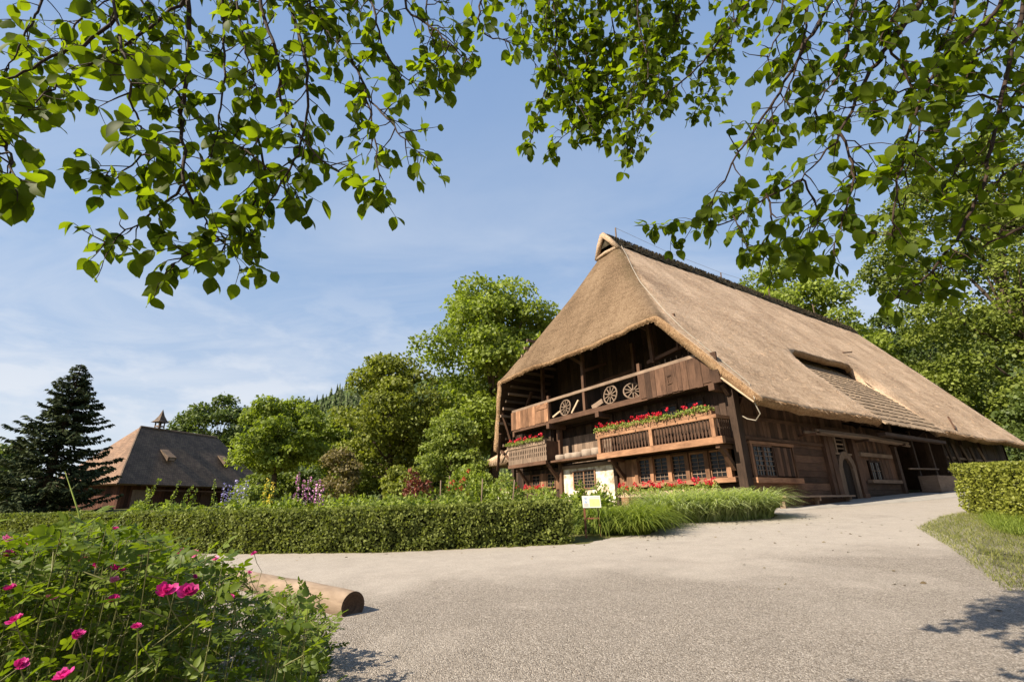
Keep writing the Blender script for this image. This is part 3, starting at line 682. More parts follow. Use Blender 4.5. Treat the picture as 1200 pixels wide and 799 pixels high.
# side wall
mb = MB(); logs_side(mb, 0.25, 6.45, 0.55, 3.60, -0.02); hb(mb, 'log_wall', M['wood_brown'])
mb = MB(); boards_side(mb, 0.25, 6.5, 3.66, 5.35, -0.02); mb.box(-0.03, 0.05, 0.25, 9.5, 4.42, 4.56, 0.6, 0, 1); mb.box(-0.03, 0.06, 0.25, 6.5, 3.58, 3.72, 0.5, 0, 1)
hb(mb, 'board_wall', M['wood_brown'])
mb = MB(); boards_side(mb, 6.9, 7.55, 1.0, 3.4, -0.03); boards_side(mb, 9.1, 9.75, 1.0, 3.4, -0.03); boards_side(mb, 6.9, 14.2, 3.42, 5.35, -0.08); boards_side(mb, 9.75, 10.75, 2.1, 4.15, -0.02, w=(0.2, 0.5)); boards_side(mb, 12.3, 14.2, 2.1, 4.15, -0.02, w=(0.2, 0.5)); boards_side(mb, 10.75, 12.3, 3.12, 4.15, -0.02)
hb(mb, 'board_wall', M['wood_brown'])
mb = MB(); logs_side(mb, 9.75, 14.2, 0.9, 2.1, -0.02); hb(mb, 'log_wall', M['wood_dark'])
mb = MB(); boards_side(mb, 14.2, 22.0, 1.2, 5.4, -2.6); boards_side(mb, 22.0, 36.2, 1.2, 5.3, -0.1, w=(0.3, 0.6)); mb.box(-2.6, 0, 14.15, 14.25, 1.2, 5.3); mb.box(-2.6, 0, 22.0, 22.1, 1.2, 5.3)
hb(mb, 'barn_wall', M['wood_dark'])
mb = MB(); boards_front(mb, UL, 0, 1.0, 16.5, 36.0, ztop=zroof_under, w=(0.4, 0.8)); hb(mb, 'rear_wall', M['wood_dark'])
mb = MB(); mb.box(UL-0.05, UL, 0, 36, 1.0, 6.3); hb(mb, 'far_side_wall', M['wood_dark'])
for q in ((-0.15, 0.07, 0.32, 6.6, 0.3, 0.92, 0.4, 0, 1), (UL, -11.2, -0.06, 0.3, 0.6, 1.1, 0.5, 0, 0), (-6.7, -0.1, -0.06, 0.3, 0.4, 0.95, 0.4, 0, 0)):
    mb = MB(); mb.box(*q); hb(mb, 'plinth', M['wood_grey'])
mb = MB(); mb.box(UL, 0.0, 0.3, 1.7, 5.62, 5.72); mb.box(UL, -0.2, 0.3, 0.7, 3.3, 3.4); hb(mb, 'floor', M['wood_dark'])

# posts
def post(u, v, z0, z1, w=0.24, d=0.24, m='wood_dark', name='post'):
    mb = MB(); mb.box(u-w/2, u+w/2, v-d/2, v+d/2, z0, z1, rnd.uniform(0.3, 0.8), 0, 2); return hb(mb, name, M[m])
post(-0.02, -0.04, 0.5, 6.3, 0.36, 0.36, 'wood_dark', 'corner_post')
post(0.02, 6.7, 1.0, 5.2, 0.22, 0.42, 'wood_brown'); post(0.02, 14.3, 1.3, 5.2, 0.26, 0.34); post(-6.82, -0.05, 0.9, 5.7, 0.22, 0.2); post(-11.15, -0.08, 0.9, 5.7, 0.26, 0.22, 'wood_brown'); post(-12.05, 0.0, 3.4, 5.7, 0.22, 0.2)
post(UL+0.1, -0.02, 0.9, 6.0, 0.3, 0.3)
for v_ in (17.2, 19.8, 22.1, 26.0, 30.0): post(-0.05, v_, 1.3, 5.0, 0.22, 0.22)
mb = MB()                                         # braces on the corner post (pale worn arms)
mb.bar((0.0, -0.25, 5.35), (0.0, -0.62, 5.72), 0.16, 0.16); mb.bar((0.02, 0.1, 4.6), (0.05, 0.55, 5.2), 0.14, 0.16); hb(mb, 'post_brace', M['wood_brown'])

# ---- windows
def window(plane, a0, a1, z0, z1, depth=0.0, cas=1, rows=5, cols=2, m='wood_orange', fr=0.07, wall=0.0, name='window'):
    """frame with small leaded panes; a pane sub-part behind it"""
    def B(mb, x0, x1, d0, d1, zz0, zz1, tone=None, axis=None):
        if plane == 'front': mb.box(x0, x1, wall-d1, wall-d0, zz0, zz1, tone, 0, axis)
        else: mb.box(wall+d0, wall+d1, x0, x1, zz0, zz1, tone, 0, axis)
    mb = MB()
    B(mb, a0-fr, a0, 0.0, 0.07, z0-fr, z1+fr); B(mb, a1, a1+fr, 0.0, 0.07, z0-fr, z1+fr); B(mb, a0, a1, 0.0, 0.075, z1, z1+fr); B(mb, a0, a1, 0.0, 0.075, z0-fr, z0)
    cw = (a1-a0)/cas
    for c in range(1, cas): B(mb, a0+c*cw-fr*0.6, a0+c*cw+fr*0.6, 0.0, 0.065, z0, z1)
    o = hb(mb, name, M[m])
    mb = MB()
    for c in range(cas):
        x0, x1 = a0+c*cw+0.02, a0+(c+1)*cw-0.02
        if c > 0: x0 += fr*0.6-0.02
        if c < cas-1: x1 -= fr*0.6-0.02
        for r_ in range(1, rows): zz = z0+(z1-z0)*r_/rows; B(mb, x0, x1, 0.025, 0.05, zz-0.013, zz+0.013, 0.6)
        for r_ in range(rows):
            k = cols + (1 if r_ < 2 else 0)
            for q in range(1, k): xx = x0+(x1-x0)*q/k; B(mb, xx-0.012, xx+0.012, 0.027, 0.048, z0+(z1-z0)*r_/rows+0.013, z0+(z1-z0)*(r_+1)/rows-0.013, 0.6)
    hb(mb, 'muntins', M['wood_grey'], o)
    mb = MB(); B(mb, a0, a1, 0.006, 0.02, z0, z1); hb(mb, 'pane', M['glass'], o)
    return o
for a, b in ((-5.32, -4.66), (-4.42, -3.64), (-3.38, -2.72), (-2.42, -1.74), (-1.46, -0.80)): window('front', a, b, 2.22, 3.20, cas=1, rows=6, wall=0.06)
for a in (-5.48, -4.54, -3.51, -2.57, -1.60, -0.62):
    mb = MB(); mb.box(a-0.10, a+0.10, -0.10, 0.1, 2.15, 3.28); hb(mb, 'window_stile', M['wood_orange'])
window('front', -10.08, -8.42, 2.12, 2.96, cas=2, rows=5, cols=3, wall=-0.03)
window('front', -14.05, -13.32, 2.32, 3.0, rows=4, wall=0.0); window('front', -12.5, -11.85, 2.32, 3.0, rows=4, wall=0.0)
for a in (-14.55, -12.9, -11.45):
    mb = MB(); boards_front(mb, a-0.3, a+0.28, 2.15, 3.1, -0.06, 0.04, w=(0.26, 0.3)); hb(mb, 'shutter', M['wood_orange'])
for a in (-5.2, -3.6, -2.2): window('front', a, a+0.8, 4.7, 5.4, rows=3, m='wood_dark', wall=0.0)
window('side', 0.72, 2.05, 2.22, 3.34, cas=2, rows=6, cols=2, m='wood_brown', wall=0.0)
mb = MB(); boards_side(mb, 2.2, 3.55, 2.2, 3.36, 0.05, 0.05, w=(0.2, 0.3)); hb(mb, 'shutter', M['wood_brown'])
mb = MB(); mb.box(-0.02, 0.10, 0.45, 3.75, 3.42, 3.54, 0.6, 0, 1); mb.box(0.0, 0.09, 3.6, 3.72, 2.15, 3.42); mb.box(0, 0.09, 0.5, 0.62, 2.12, 3.42, 0.8); mb.box(-0.02, 0.24, 0.35, 3.75, 1.92, 2.12, 0.8, 0, 1); hb(mb, 'window_surround', M['wood_orange'])
window('side', 10.95, 12.05, 2.2, 3.02, cas=2, rows=2, cols=1, m='wood_dark', wall=0.0)
mb = MB(); mb.box(-0.02, 0.24, 10.3, 13.8, 2.0, 2.16, 0.5, 0, 1); mb.box(-0.02, 0.20, 9.8, 13.5, 3.28, 3.46, 0.5, 0, 1); hb(mb, 'window_ledge', M['wood_grey'])

# ---- arched door
def door():
    mb = MB(); c, hw, z0, zs = 8.32, 0.52, 1.15, 2.55
    arch = [(c-hw, z0), (c-hw, zs)] + [(c-hw*math.cos(a), zs+0.58*math.sin(a)) for a in np.linspace(0.2, math.pi-0.2, 9)] + [(c+hw, zs), (c+hw, z0)]
    arch = np.array(arch); n = len(arch); out = []
    for (a, z) in arch:
        if z <= zs: out.append((c-0.95 if a < c else c+0.82, z))
        else: out.append((c+(a-c)*1.65, zs+(z-zs)*1.55))
    b = len(mb.v)
    for k in range(n):
        for (p, u) in ((arch[k], 0.10), (out[k], 0.10), (out[k], -0.05), (arch[k], -0.05)): mb.v.append((u, p[0], p[1]))
    for k in range(n-1):
        for q in range(4):
            i0, i1 = b+4*k+q, b+4*k+(q+1) % 4; j0_, j1_ = i0+4, b+4*(k+1)+(q+1) % 4
            mb.face((i0, j0_, j1_, i1), [(k, q), (k+1, q), (k+1, q+1), (k, q+1)], 0.6)
    fr = hb(mb, 'door_frame', wood('worn door frame', (0.07, 0.046, 0.032), (0.19, 0.13, 0.09)))
    mb = MB(); w = 0.0
    for k in range(5):
        a = c-hw+k*2*hw/5; mb.box(-0.04, -0.02+rnd.uniform(0, 0.01), a+0.004, a+2*hw/5-0.004, z0, zs+0.58*math.sqrt(max(0.1, 1-((a+hw/5-c)/hw)**2)), None, 0, 2)
    d = hb(mb, 'door', wood('nearly black door boards', (0.008, 0.005, 0.004), (0.028, 0.017, 0.012))); mb = MB(); mb.tube([(0.0, c+0.35, 2.1), (0.05, c+0.35, 2.12), (0.05, c+0.35, 2.02)], 0.012, 6); hb(mb, 'handle', M['iron'], d)
    mb = MB(); mb.box(0.0, 0.09, 7.6, 7.72, 3.35, 4.1); mb.box(0, 0.09, 8.5, 8.62, 3.35, 4.1); mb.box(-0.02, 0.08, 7.2, 9.1, 3.28, 3.36)
    for z in (3.55, 3.75, 3.95): mb.box(0.01, 0.06, 7.72, 8.5, z, z+0.06)
    hb(mb, 'door_hatch', M['wood_grey']); mb = MB(); mb.box(-0.06, -0.01, 7.7, 8.52, 3.36, 4.1); hb(mb, 'hatch_pane', M['black'])
    for a in (7.05, 9.45):
        mb = MB(); mb.box(-0.05, 0.16, a-0.22, a+0.22, 1.0, 4.1, 0.5, 0, 2); mb.box(-0.05, 0.20, a-0.24, a+0.24, 0.9, 1.5, 0.9, 0, 2); hb(mb, 'door_post', M['wood_brown'])
door()
# long poles stored under the eave, a rail and the threshold kerb
for k, (du_, dz_, v0_, v1_) in enumerate(((0.45, 4.10, 4.2, 15.4), (0.62, 4.12, 5.2, 14.6), (0.55, 4.22, 5.0, 15.0))):
    mb = MB(); mb.tube([(du_, v0_, dz_-0.04), (du_, (v0_+v1_)/2, dz_), (du_, v1_, dz_-0.10)], 0.07, 7, 0.6); tag(mb.build('pole', M['wood_grey'], None, True, (0, 0, 0)), ['longest grey pole stored under the right eave, nearest the wall', 'outermost of the three grey poles stored under the right eave', 'topmost of the three grey poles stored under the right eave'][k], 'pole', 'poles stored under the eave')
for o in [o for o in bpy.data.objects if o.name.startswith('pole')]:
    o.matrix_world = house.matrix_basis @ Matrix.Translation((0, 0, -HO[2]))
for v_ in (4.6, 9.6, 14.0):
    mb = MB(); mb.bar((-0.05, v_, 3.95), (0.75, v_, 3.98), 0.1, 0.1); hb(mb, 'pole_bracket', M['wood_brown'])
mb = MB(); mb.tube([(0.15, 15.4, 2.80), (0.15, 19.8, 2.88)], 0.05, 6, 0.9); hb(mb, 'rail', M['wood_grey'])
for (v_, l) in ((22.6, -0.5), (23.8, -0.5), (25.4, 0.5), (27.2, -0.6), (29.0, 0.4)):
    mb = MB(); mb.bar((0.55, v_+l, 1.6), (0.05, v_, 4.6), 0.12, 0.12); hb(mb, 'leaning_prop', M['wood_grey'])
mb = MB(); mb.box(-0.1, 0.1, 22.2, 34, 3.6, 3.75, .6, 0, 1); hb(mb, 'wall_rail', M['wood_grey'])

# ---- gallery along the gable
GV = -0.70
def gallery():
    mb = MB(); mb.box(-14.9, 0.12, GV-0.10, GV+0.10, 5.76, 6.02, 0.6, 0, 0); g = hb(mb, 'gallery', M['wood_brown'])
    mb = MB(); mb.box(-14.8, 0.0, GV+0.1, 1.7, 5.72, 5.80, 0.4, 0, 0); hb(mb, 'gallery_floor', M['wood_dark'], g)
    mb = MB(); mb.box(-15.1, -0.75, GV-0.09, GV+0.05, 7.05, 7.20, 0.8, 0, 0); hb(mb, 'gallery_rail', M['wood_grey'], g)
    mb = MB(); boards_front(mb, -15.15, -11.2, 5.92, 7.05, GV-0.12, 0.05, w=(0.2, 0.34), jag=0.02); hb(mb, 'gallery_panel', M['wood_orange'], g)
    mb = MB(); boards_front(mb, -4.05, 0.12, 5.80, 7.04, GV-0.13, 0.06, w=(0.24, 0.42), jag=0.07); 
    mb.box(-2.42, -2.18, GV-0.175, GV-0.13, 6.55, 6.60); mb.box(-2.42, -2.37, GV-0.175, GV-0.13, 6.25, 6.55); mb.box(-2.42, -2.18, GV-0.175, GV-0.13, 6.2, 6.25)
    hb(mb, 'gallery_panel', M['wood_brown'], g)
    mb = MB(); mb.box(-15.1, -11.3, GV-0.17, GV-0.125, 6.78, 7.0, 0.5, 0, 0) if False else mb.box(-12.3, -11.25, GV-0.17, GV-0.125, 6.72, 6.98, 0.6, 0, 0); hb(mb, 'panel_batten', M['wood_orange'], g)
    for (u, z1, m_) in ((-11.25, 7.45, 'wood_brown'), (-8.08, 9.6, 'wood_brown'), (-4.08, 7.6, 'wood_brown'), (0.05, 6.5, 'wood_brown'), (-15.0, 7.1, 'wood_brown')):
        mb = MB(); mb.box(u-0.09, u+0.09, GV-0.07, GV+0.11, 6.02 if u > -15 else 5.5, z1, 0.6, 0, 2); hb(mb, 'gallery_post', M[m_], g)
    for u in (-6.95, -11.1, -0.25):                 # joist ends that carry the beam
        mb = MB(); mb.box(u-0.13, u+0.13, GV-0.26, 0.3, 5.48, 5.76, 0.5, 0, 1); hb(mb, 'joist_end', M['wood_brown'], g)
    # attic framing behind: posts, ties and braces seen in the dark
    for (p, q, w) in (((-8.08, GV, 8.6), (-8.9, GV-0.35, 9.3), 0.16), ((-8.08, GV, 8.2), (-8.08, GV+1.8, 8.9), 0.16), ((-13.2, 0.4, 7.2), (-13.2, 0.4, 10.2), 0.2), ((-3.6, -0.2, 7.6), (-3.6, -0.3, 10.2), 0.18), ((-2.1, -0.2, 7.9), (-2.1, -0.2, 9.6), 0.09),
                      ((-3.6, -0.2, 9.2), (-4.5, -0.8, 10.1), 0.15), ((-10.5, 1.6, 8.0), (-6.0, 1.6, 8.2), 0.18), ((-4.0, -0.1, 7.72), (-1.1, -0.1, 8.05), 0.16), ((-3.9, 0.2, 7.45), (-0.9, 0.2, 7.55), 0.12), ((-5.8, 0.9, 6.0), (-5.8, 0.9, 9.4), 0.18)):
        mb = MB(); mb.bar(p, q, w, w, 0.7); hb(mb, 'attic_beam', M['wood_brown'], g)
    mb = MB()
    for k in range(9): u = -3.8+k*0.33; mb.bar((u, 0.1, 7.46), (u+0.03, 0.05, 7.46+rnd.uniform(0.15, 0.35)), 0.05, 0.03)
    hb(mb, 'attic_stub', M['wood_grey'], g)
    # battens on the underside of the far eave and its struts
    mb = MB()
    for k in range(17):
        u = -17.9+k*0.33
        mb.box(u, u+0.13, -0.2 if u < -16.5 else -1.2, 3.0, ZR+SL*(u-UC)-1.02, ZR+SL*(u-UC)-0.86, None, 0, 1)
    hb(mb, 'roof_battens', M['wood_grey'], roof)
    for (p, q) in (((-17.4, 0.3, 4.0), (-14.2, 0.2, 8.4)), ((-16.2, 0.0, 4.0), (-17.7, -0.1, 5.0)), ((-16.2, -0.1, 5.2), (-15.9, -1.1, 7.4)), ((-17.9, -0.2, 3.6), (-16.6, -0.8, 5.9))):
        mb = MB(); mb.bar(p, q, 0.16, 0.16, 0.5); hb(mb, 'eave_strut', M['wood_brown'], roof)
    return g
gallery()

# ---- balconies
def baluster_mesh(hgt):
    mb = MB(); prof = [(0, .030), (.10, .030), (.18, .052), (.30, .058), (.42, .034), (.52, .026), (.60, .044), (.74, .056), (.84, .034), (.92, .030), (1, .030)]
    b = 0
    for (a, w) in prof:
        for (x, y) in ((-w, -0.016), (w, -0.016), (w, 0.016), (-w, 0.016)): mb.v.append((x, y, a*hgt))
    for k in range(len(prof)-1):
        for q in range(4): mb.face((4*k+q, 4*k+(q+1) % 4, 4*k+4+(q+1) % 4, 4*k+4+q), [(prof[k][0], q*.05), (prof[k][0], q*.05+.05), (prof[k+1][0], q*.05+.05), (prof[k+1][0], q*.05)], 0.5)
    return mb
def balcony_right():
    BV = -1.02; mb = MB(); mb.box(-7.0, -0.02, BV-0.10, BV+0.10, 3.37, 3.64, 0.75, 0, 0); bal = hb(mb, 'balcony', M['wood_orange'])
    mb = MB(); mb.box(-6.9, -0.1, BV+0.1, 0.0, 3.42, 3.50, 0.3, 0, 0); mb.box(-0.3, -0.1, BV+0.1, 0, 3.40, 3.62, .4, 0, 1); mb.box(-6.95, -6.75, BV+0.1, 0, 3.40, 3.62, .4, 0, 1); hb(mb, 'balcony_floor', M['wood_brown'], bal)
    mb = MB(); mb.box(-6.98, -0.12, BV-0.12, BV+0.06, 4.36, 4.50, 0.8, 0, 0); mb.box(-0.28, -0.14, BV+0.06, 0, 4.36, 4.49, .4, 0, 1); hb(mb, 'balcony_rail', M['wood_orange'], bal)
    for u in (-6.78, -3.48, -0.36):
        mb = MB(); mb.box(u-0.09, u+0.09, BV-0.11, BV+0.05, 3.64, 4.36, 0.8, 0, 2); hb(mb, 'balcony_post', M['wood_orange'], bal)
    first = None
    for (a, b, k) in ((-6.66, -3.6, 16), (-3.36, -0.48, 17)):
        for i in range(k):
            u = a+(b-a)*(i+0.5)/k
            if first is None: first = baluster_mesh(0.74).build('baluster', M['wood_brown'], bal); o = first
            else: o = first.copy(); COL.objects.link(o)
            o.location = (u, BV-0.02, 3.63-HO[2]); o.rotation_euler = (0, rnd.uniform(-0.03, 0.03), 0)
    for i in range(6):
        o = first.copy(); COL.objects.link(o); o.location = (-0.21, BV+0.15+i*0.14, 3.63-HO[2]); o.rotation_euler = (0, 0, R(90))
    for u in (-6.3, -0.35):
        mb = MB(); mb.bar((u, -0.08, 2.45), (u, -0.92, 3.38), 0.17, 0.17, 0.6); mb.box(u-0.09, u+0.09, -1.0, 0, 3.22, 3.37, .6, 0, 1); hb(mb, 'balcony_bracket', M['wood_brown'], bal)
balcony_right()
def balcony_left():
    BV = -1.05; mb = MB(); mb.box(-15.15, -11.2, BV-0.08, BV+0.10, 3.50, 3.70, 0.7, 0, 0); bal = hb(mb, 'balcony', M['wood_brown']); bal['label'] = 'smaller balcony with carved board front'
    mb = MB(); mb.box(-15.1, -11.25, BV+0.1, 0, 3.55, 3.62, .3, 0, 0); hb(mb, 'balcony_floor', M['wood_dark'], bal)
    mb = MB(); mb.box(-15.18, -11.18, BV-0.12, BV+0.08, 4.62, 4.84, 0.9, 0, 0); hb(mb, 'balcony_rail', M['wood_grey'], bal)
    u = -15.1; 
    while u < -11.3:                                # carved boards with slots between
        w = 0.19; mb = MB()
        for (a, b, z0, z1) in ((0, w, 3.70, 3.98), (0.03, w-0.03, 3.98, 4.16), (0, w, 4.16, 4.24), (0.035, w-0.035, 4.24, 4.44), (0, w, 4.44, 4.62)): mb.box(u+a+0.005, u+b-0.005, BV-0.07, BV-0.035, z0, z1, 0.6, 0, 2)
        hb(mb, 'carved_board', M['wood_grey'], bal); u += w
    mb = MB(); mb.box(-15.1, -11.25, BV-0.02, BV+0.0, 3.7, 4.62, 0.3); hb(mb, 'backing_board', M['wood_dark'], bal)
    mb = MB(); mb.box(-15.18, -15.1, BV, 0, 3.7, 4.8); hb(mb, 'side_board', M['wood_brown'], bal); mb = MB(); mb.box(-11.25, -11.18, BV, 0, 3.7, 4.8); hb(mb, 'side_board', M['wood_brown'], bal)
    for u in (-14.4, -11.3):
        mb = MB(); mb.bar((u, -0.05, 2.5), (u, -0.95, 3.5), 0.15, 0.15, 0.6); hb(mb, 'balcony_bracket', M['wood_brown'], bal)
balcony_left()
mb = MB(); mb.box(-11.75, -6.95, -0.85, 0.5, 3.56, 3.66, 0.7, 0, 0); hb(mb, 'shelf', M['wood_brown'])
mb = MB(); mb.box(-11.1, -6.75, -0.14, 0.0, 3.18, 3.36, .5, 0, 0); hb(mb, 'lintel_beam', M['wood_grey'])

# verge board, lightning cable, ridge pegs, roof sticks
mb = MB(); mb.bar((0.35, -1.0, 5.75), (1.15, -0.55, 4.78), 0.18, 0.05, 0.9); mb.bar((0.2, -0.9, 5.9), (0.95, -0.45, 4.95), 0.06, 0.06, 0.9); hb(mb, 'verge_board', M['wood_pale'])
mb = MB(); mb.tube([(1.15, -0.5, 4.75), (1.2, -0.35, 4.35), (0.9, -0.2, 4.15), (0.45, 0.0, 4.3), (0.1, 0.25, 4.5)], 0.022, 5); hb(mb, 'cable_loop', M['cable'])
def on_roof(u, v, dz=0.03): return (u, v, roof_shape(u, v)+dz)
mb = MB(); mb.tube([on_roof(UC+0.05, 3.6, 0.3)]+[on_roof(u, v, 0.05) for u, v in ((-7.6, 3.0), (-6.6, 2.2), (-5.5, 1.3), (-4.4, 0.5), (-3.3, -0.1), (-2.2, -0.7), (-1.2, -0.9), (-0.2, -0.6), (0.9, -0.2))]+[(1.15, -0.45, 4.9)], 0.022, 5); hb(mb, 'lightning_cable', M['cable'])
pegs = []
for v_, hgt in ((3.4, 0.85), (8.6, 0.55), (14.9, 0.55), (21.8, 0.95), (29.4, 1.0), (34.0, 0.5)):
    mb = MB(); mb.tube([(UC, v_, ZR), (UC+0.03, v_, ZR+0.2+hgt)], 0.05, 6, 0.6); hb(mb, 'ridge_peg', M['wood_grey'], roof); pegs.append((UC+0.03, v_, ZR+0.2+hgt))
mb = MB(); mb.tube(pegs, 0.012, 4); hb(mb, 'lightning_wire', M['cable'], roof)
for (u, v_, d) in ((-3.5, 20.5, (0.1, 1.2, 0.2)), (1.2, 21.0, (-0.4, 1.0, 0.9))):
    mb = MB(); p = on_roof(u, v_, 0.1); mb.tube([p, tuple(np.array(p)+np.array(d))], 0.05, 6); hb(mb, 'roof_stick', M['wood_brown'], roof)

# ---- things on and by the house
def hworld(u, v, z): p = HO + u*dU + v*dV; return (p[0], p[1], z)
def wheel(u, v, z, r, yaw, lean, label):
    o = empty('wagon_wheel', hworld(u, v, z-r), 0, label=label, cat='wheel', group='old wagon wheels in the gallery')
    o.rotation_euler = (R(lean), 0, -YAW+R(yaw))
    mb = MB(); ring = [(r*math.cos(a), 0, r+r*math.sin(a)) for a in np.linspace(0, 2*math.pi, 29)]
    mb.tube(ring, 0.045, 6, 0.6, cap=False); mb.build('rim', M['wood_grey'], o, True)
    mb = MB(); mb.tube([(0, -0.13, r), (0, -0.05, r), (0, 0.05, r), (0, 0.13, r)], [0.06, 0.10, 0.10, 0.06], 10, 0.5); mb.build('hub', M['wood_grey'], o, True)
    mb = MB(); mb.bar((0, 0, 0.07), (0, 0, r-0.02), 0.045, 0.045, 0.6); f = None
    for k in range(10):
        if f is None: s = f = mb.build('spoke', M['wood_grey'], o)
        else: s = f.copy(); COL.objects.link(s)
        s.location = (0, 0, r); s.rotation_euler = (0, 2*math.pi*k/10, 0)
wheel(-9.75, GV-0.02, 6.48, 0.44, 0, -6, 'wagon wheel in the gallery nearest the flower balcony at the far end')
wheel(-6.15, GV-0.02, 6.50, 0.46, 0, -6, 'upright wagon wheel in the gallery to the right of the tall post')
wheel(-4.62, GV+0.0, 6.46, 0.44, 38, -22, 'slanting wagon wheel in the gallery beside the boarded panel')
k = 0
for (u0, u1, z0, z1, lab) in ((-11.0, -10.3, 6.15, 6.45, 'short crooked branch lying in the gallery beside the orange boarding'), (-9.3, -8.8, 6.1, 6.75, 'pale stick leaning in the gallery behind a wheel'), (-7.6, -6.9, 6.1, 6.35, 'grey plank end lying in the gallery between post and wheel')):
    mb = MB(); mb.bar((u0, GV+0.1, z0), (u1, GV+0.2, z1), 0.1, 0.09 if k < 2 else 0.25, 0.9)
    o = mb.build('timber_offcut', M['wood_pale' if k < 2 else 'wood_grey'], None, False, ZS); o.matrix_world = house.matrix_basis; tag(o, lab, 'timber', 'odd timbers in the gallery'); k += 1
M['stone'] = plain('pale weathered stone', (0.30, 0.235, 0.185), 0.9, 0.1, 0.25, 5.0, 0.4)
for i, (u, r, hgt) in enumerate(((-10.65, 0.34, 0.30), (-9.85, 0.33, 0.32), (-9.22, 0.35, 0.30), (-8.38, 0.36, 0.38), (-7.62, 0.36, 0.38))):
    mb = MB(); mb.tube([(0, 0, 0), (0, 0, 0.05), (0, 0, hgt-0.06), (0, 0, hgt-0.01), (0, 0, hgt)], [r*0.9, r, r*1.02, r*0.93, r*0.3], 20, 0.5)
    o = mb.build('round_stone', M['stone'], None, True); o.location = hworld(u, -0.42, 3.66)
    tag(o, ['round stone at the left end of the shelf above the white wall, standing apart', 'second round stone from the left on the shelf above the white wall', 'middle one of the five round stones on the shelf above the white wall', 'fourth round stone along the shelf, with one neighbour before the balcony', 'round stone on the shelf right beside the long flower balcony'][i], 'stone', 'round stones on the shelf')
def bench():
    o = empty('bench', hworld(0.5, 4.0, 0.98), -YAW, label='long low plank bench on three carved feet against the farmhouse wall', cat='bench')
    sh = (0, 0, -0.98)
    mb = MB(); mb.box(-0.22, 0.24, -2.85, 2.85, 1.36, 1.43, 0.9, 0, 1); mb.build('seat', M['wood_grey'], o, False, sh)
    mb = MB(); mb.box(-0.12, -0.06, -2.7, 2.7, 1.05, 1.30, 0.4, 0, 1); mb.build('backing_rail', M['wood_brown'], o, False, sh)
    for v_, zb in ((-2.6, 0.84), (-0.1, 0.9), (2.6, 1.05)):
        mb = MB()
        for (a, b, c, d) in ((zb, zb+0.12, 0.2, 0.28), (zb+0.12, 1.22, 0.05, 0.16), (1.22, 1.36, 0.16, 0.22)): mb.box(-0.15, c, v_-0.06, v_+0.06, a, b, 0.8, 0, 2)
        mb.build('leg', M['wood_grey'], o, False, sh)
bench()
def trough():
    o = empty('trough', hworld(0.75, 17.8, 1.55), -YAW, label='old wooden trough standing in the shade by the far wall', cat='trough')
    mb = MB(); L, Wd, H_ = 2.0, 0.42, 0.85
    mb.box(-Wd, Wd, -L, L, 0.0, 0.25, .5, 0, 1); mb.box(-Wd, -Wd+0.12, -L, L, 0.25, H_, .5, 0, 1); mb.box(Wd-0.12, Wd, -L, L, 0.25, H_, .5, 0, 1); mb.box(-Wd+0.12, Wd-0.12, -L, -L+0.2, 0.25, H_, .6); mb.box(-Wd+0.12, Wd-0.12, L-0.2, L, 0.25, H_, .6)
    mb.build('basin', M['wood_grey'], o)
    mb = MB(); mb.box(-0.06, 0.06, L-0.1, L+0.05, 0.2, 1.35, .5, 0, 2); mb.tube([(0, L, 1.2), (0, L-0.4, 1.22), (0, L-0.6, 1.12)], 0.035, 6); mb.build('spout_post', M['wood_grey'], o)
trough()

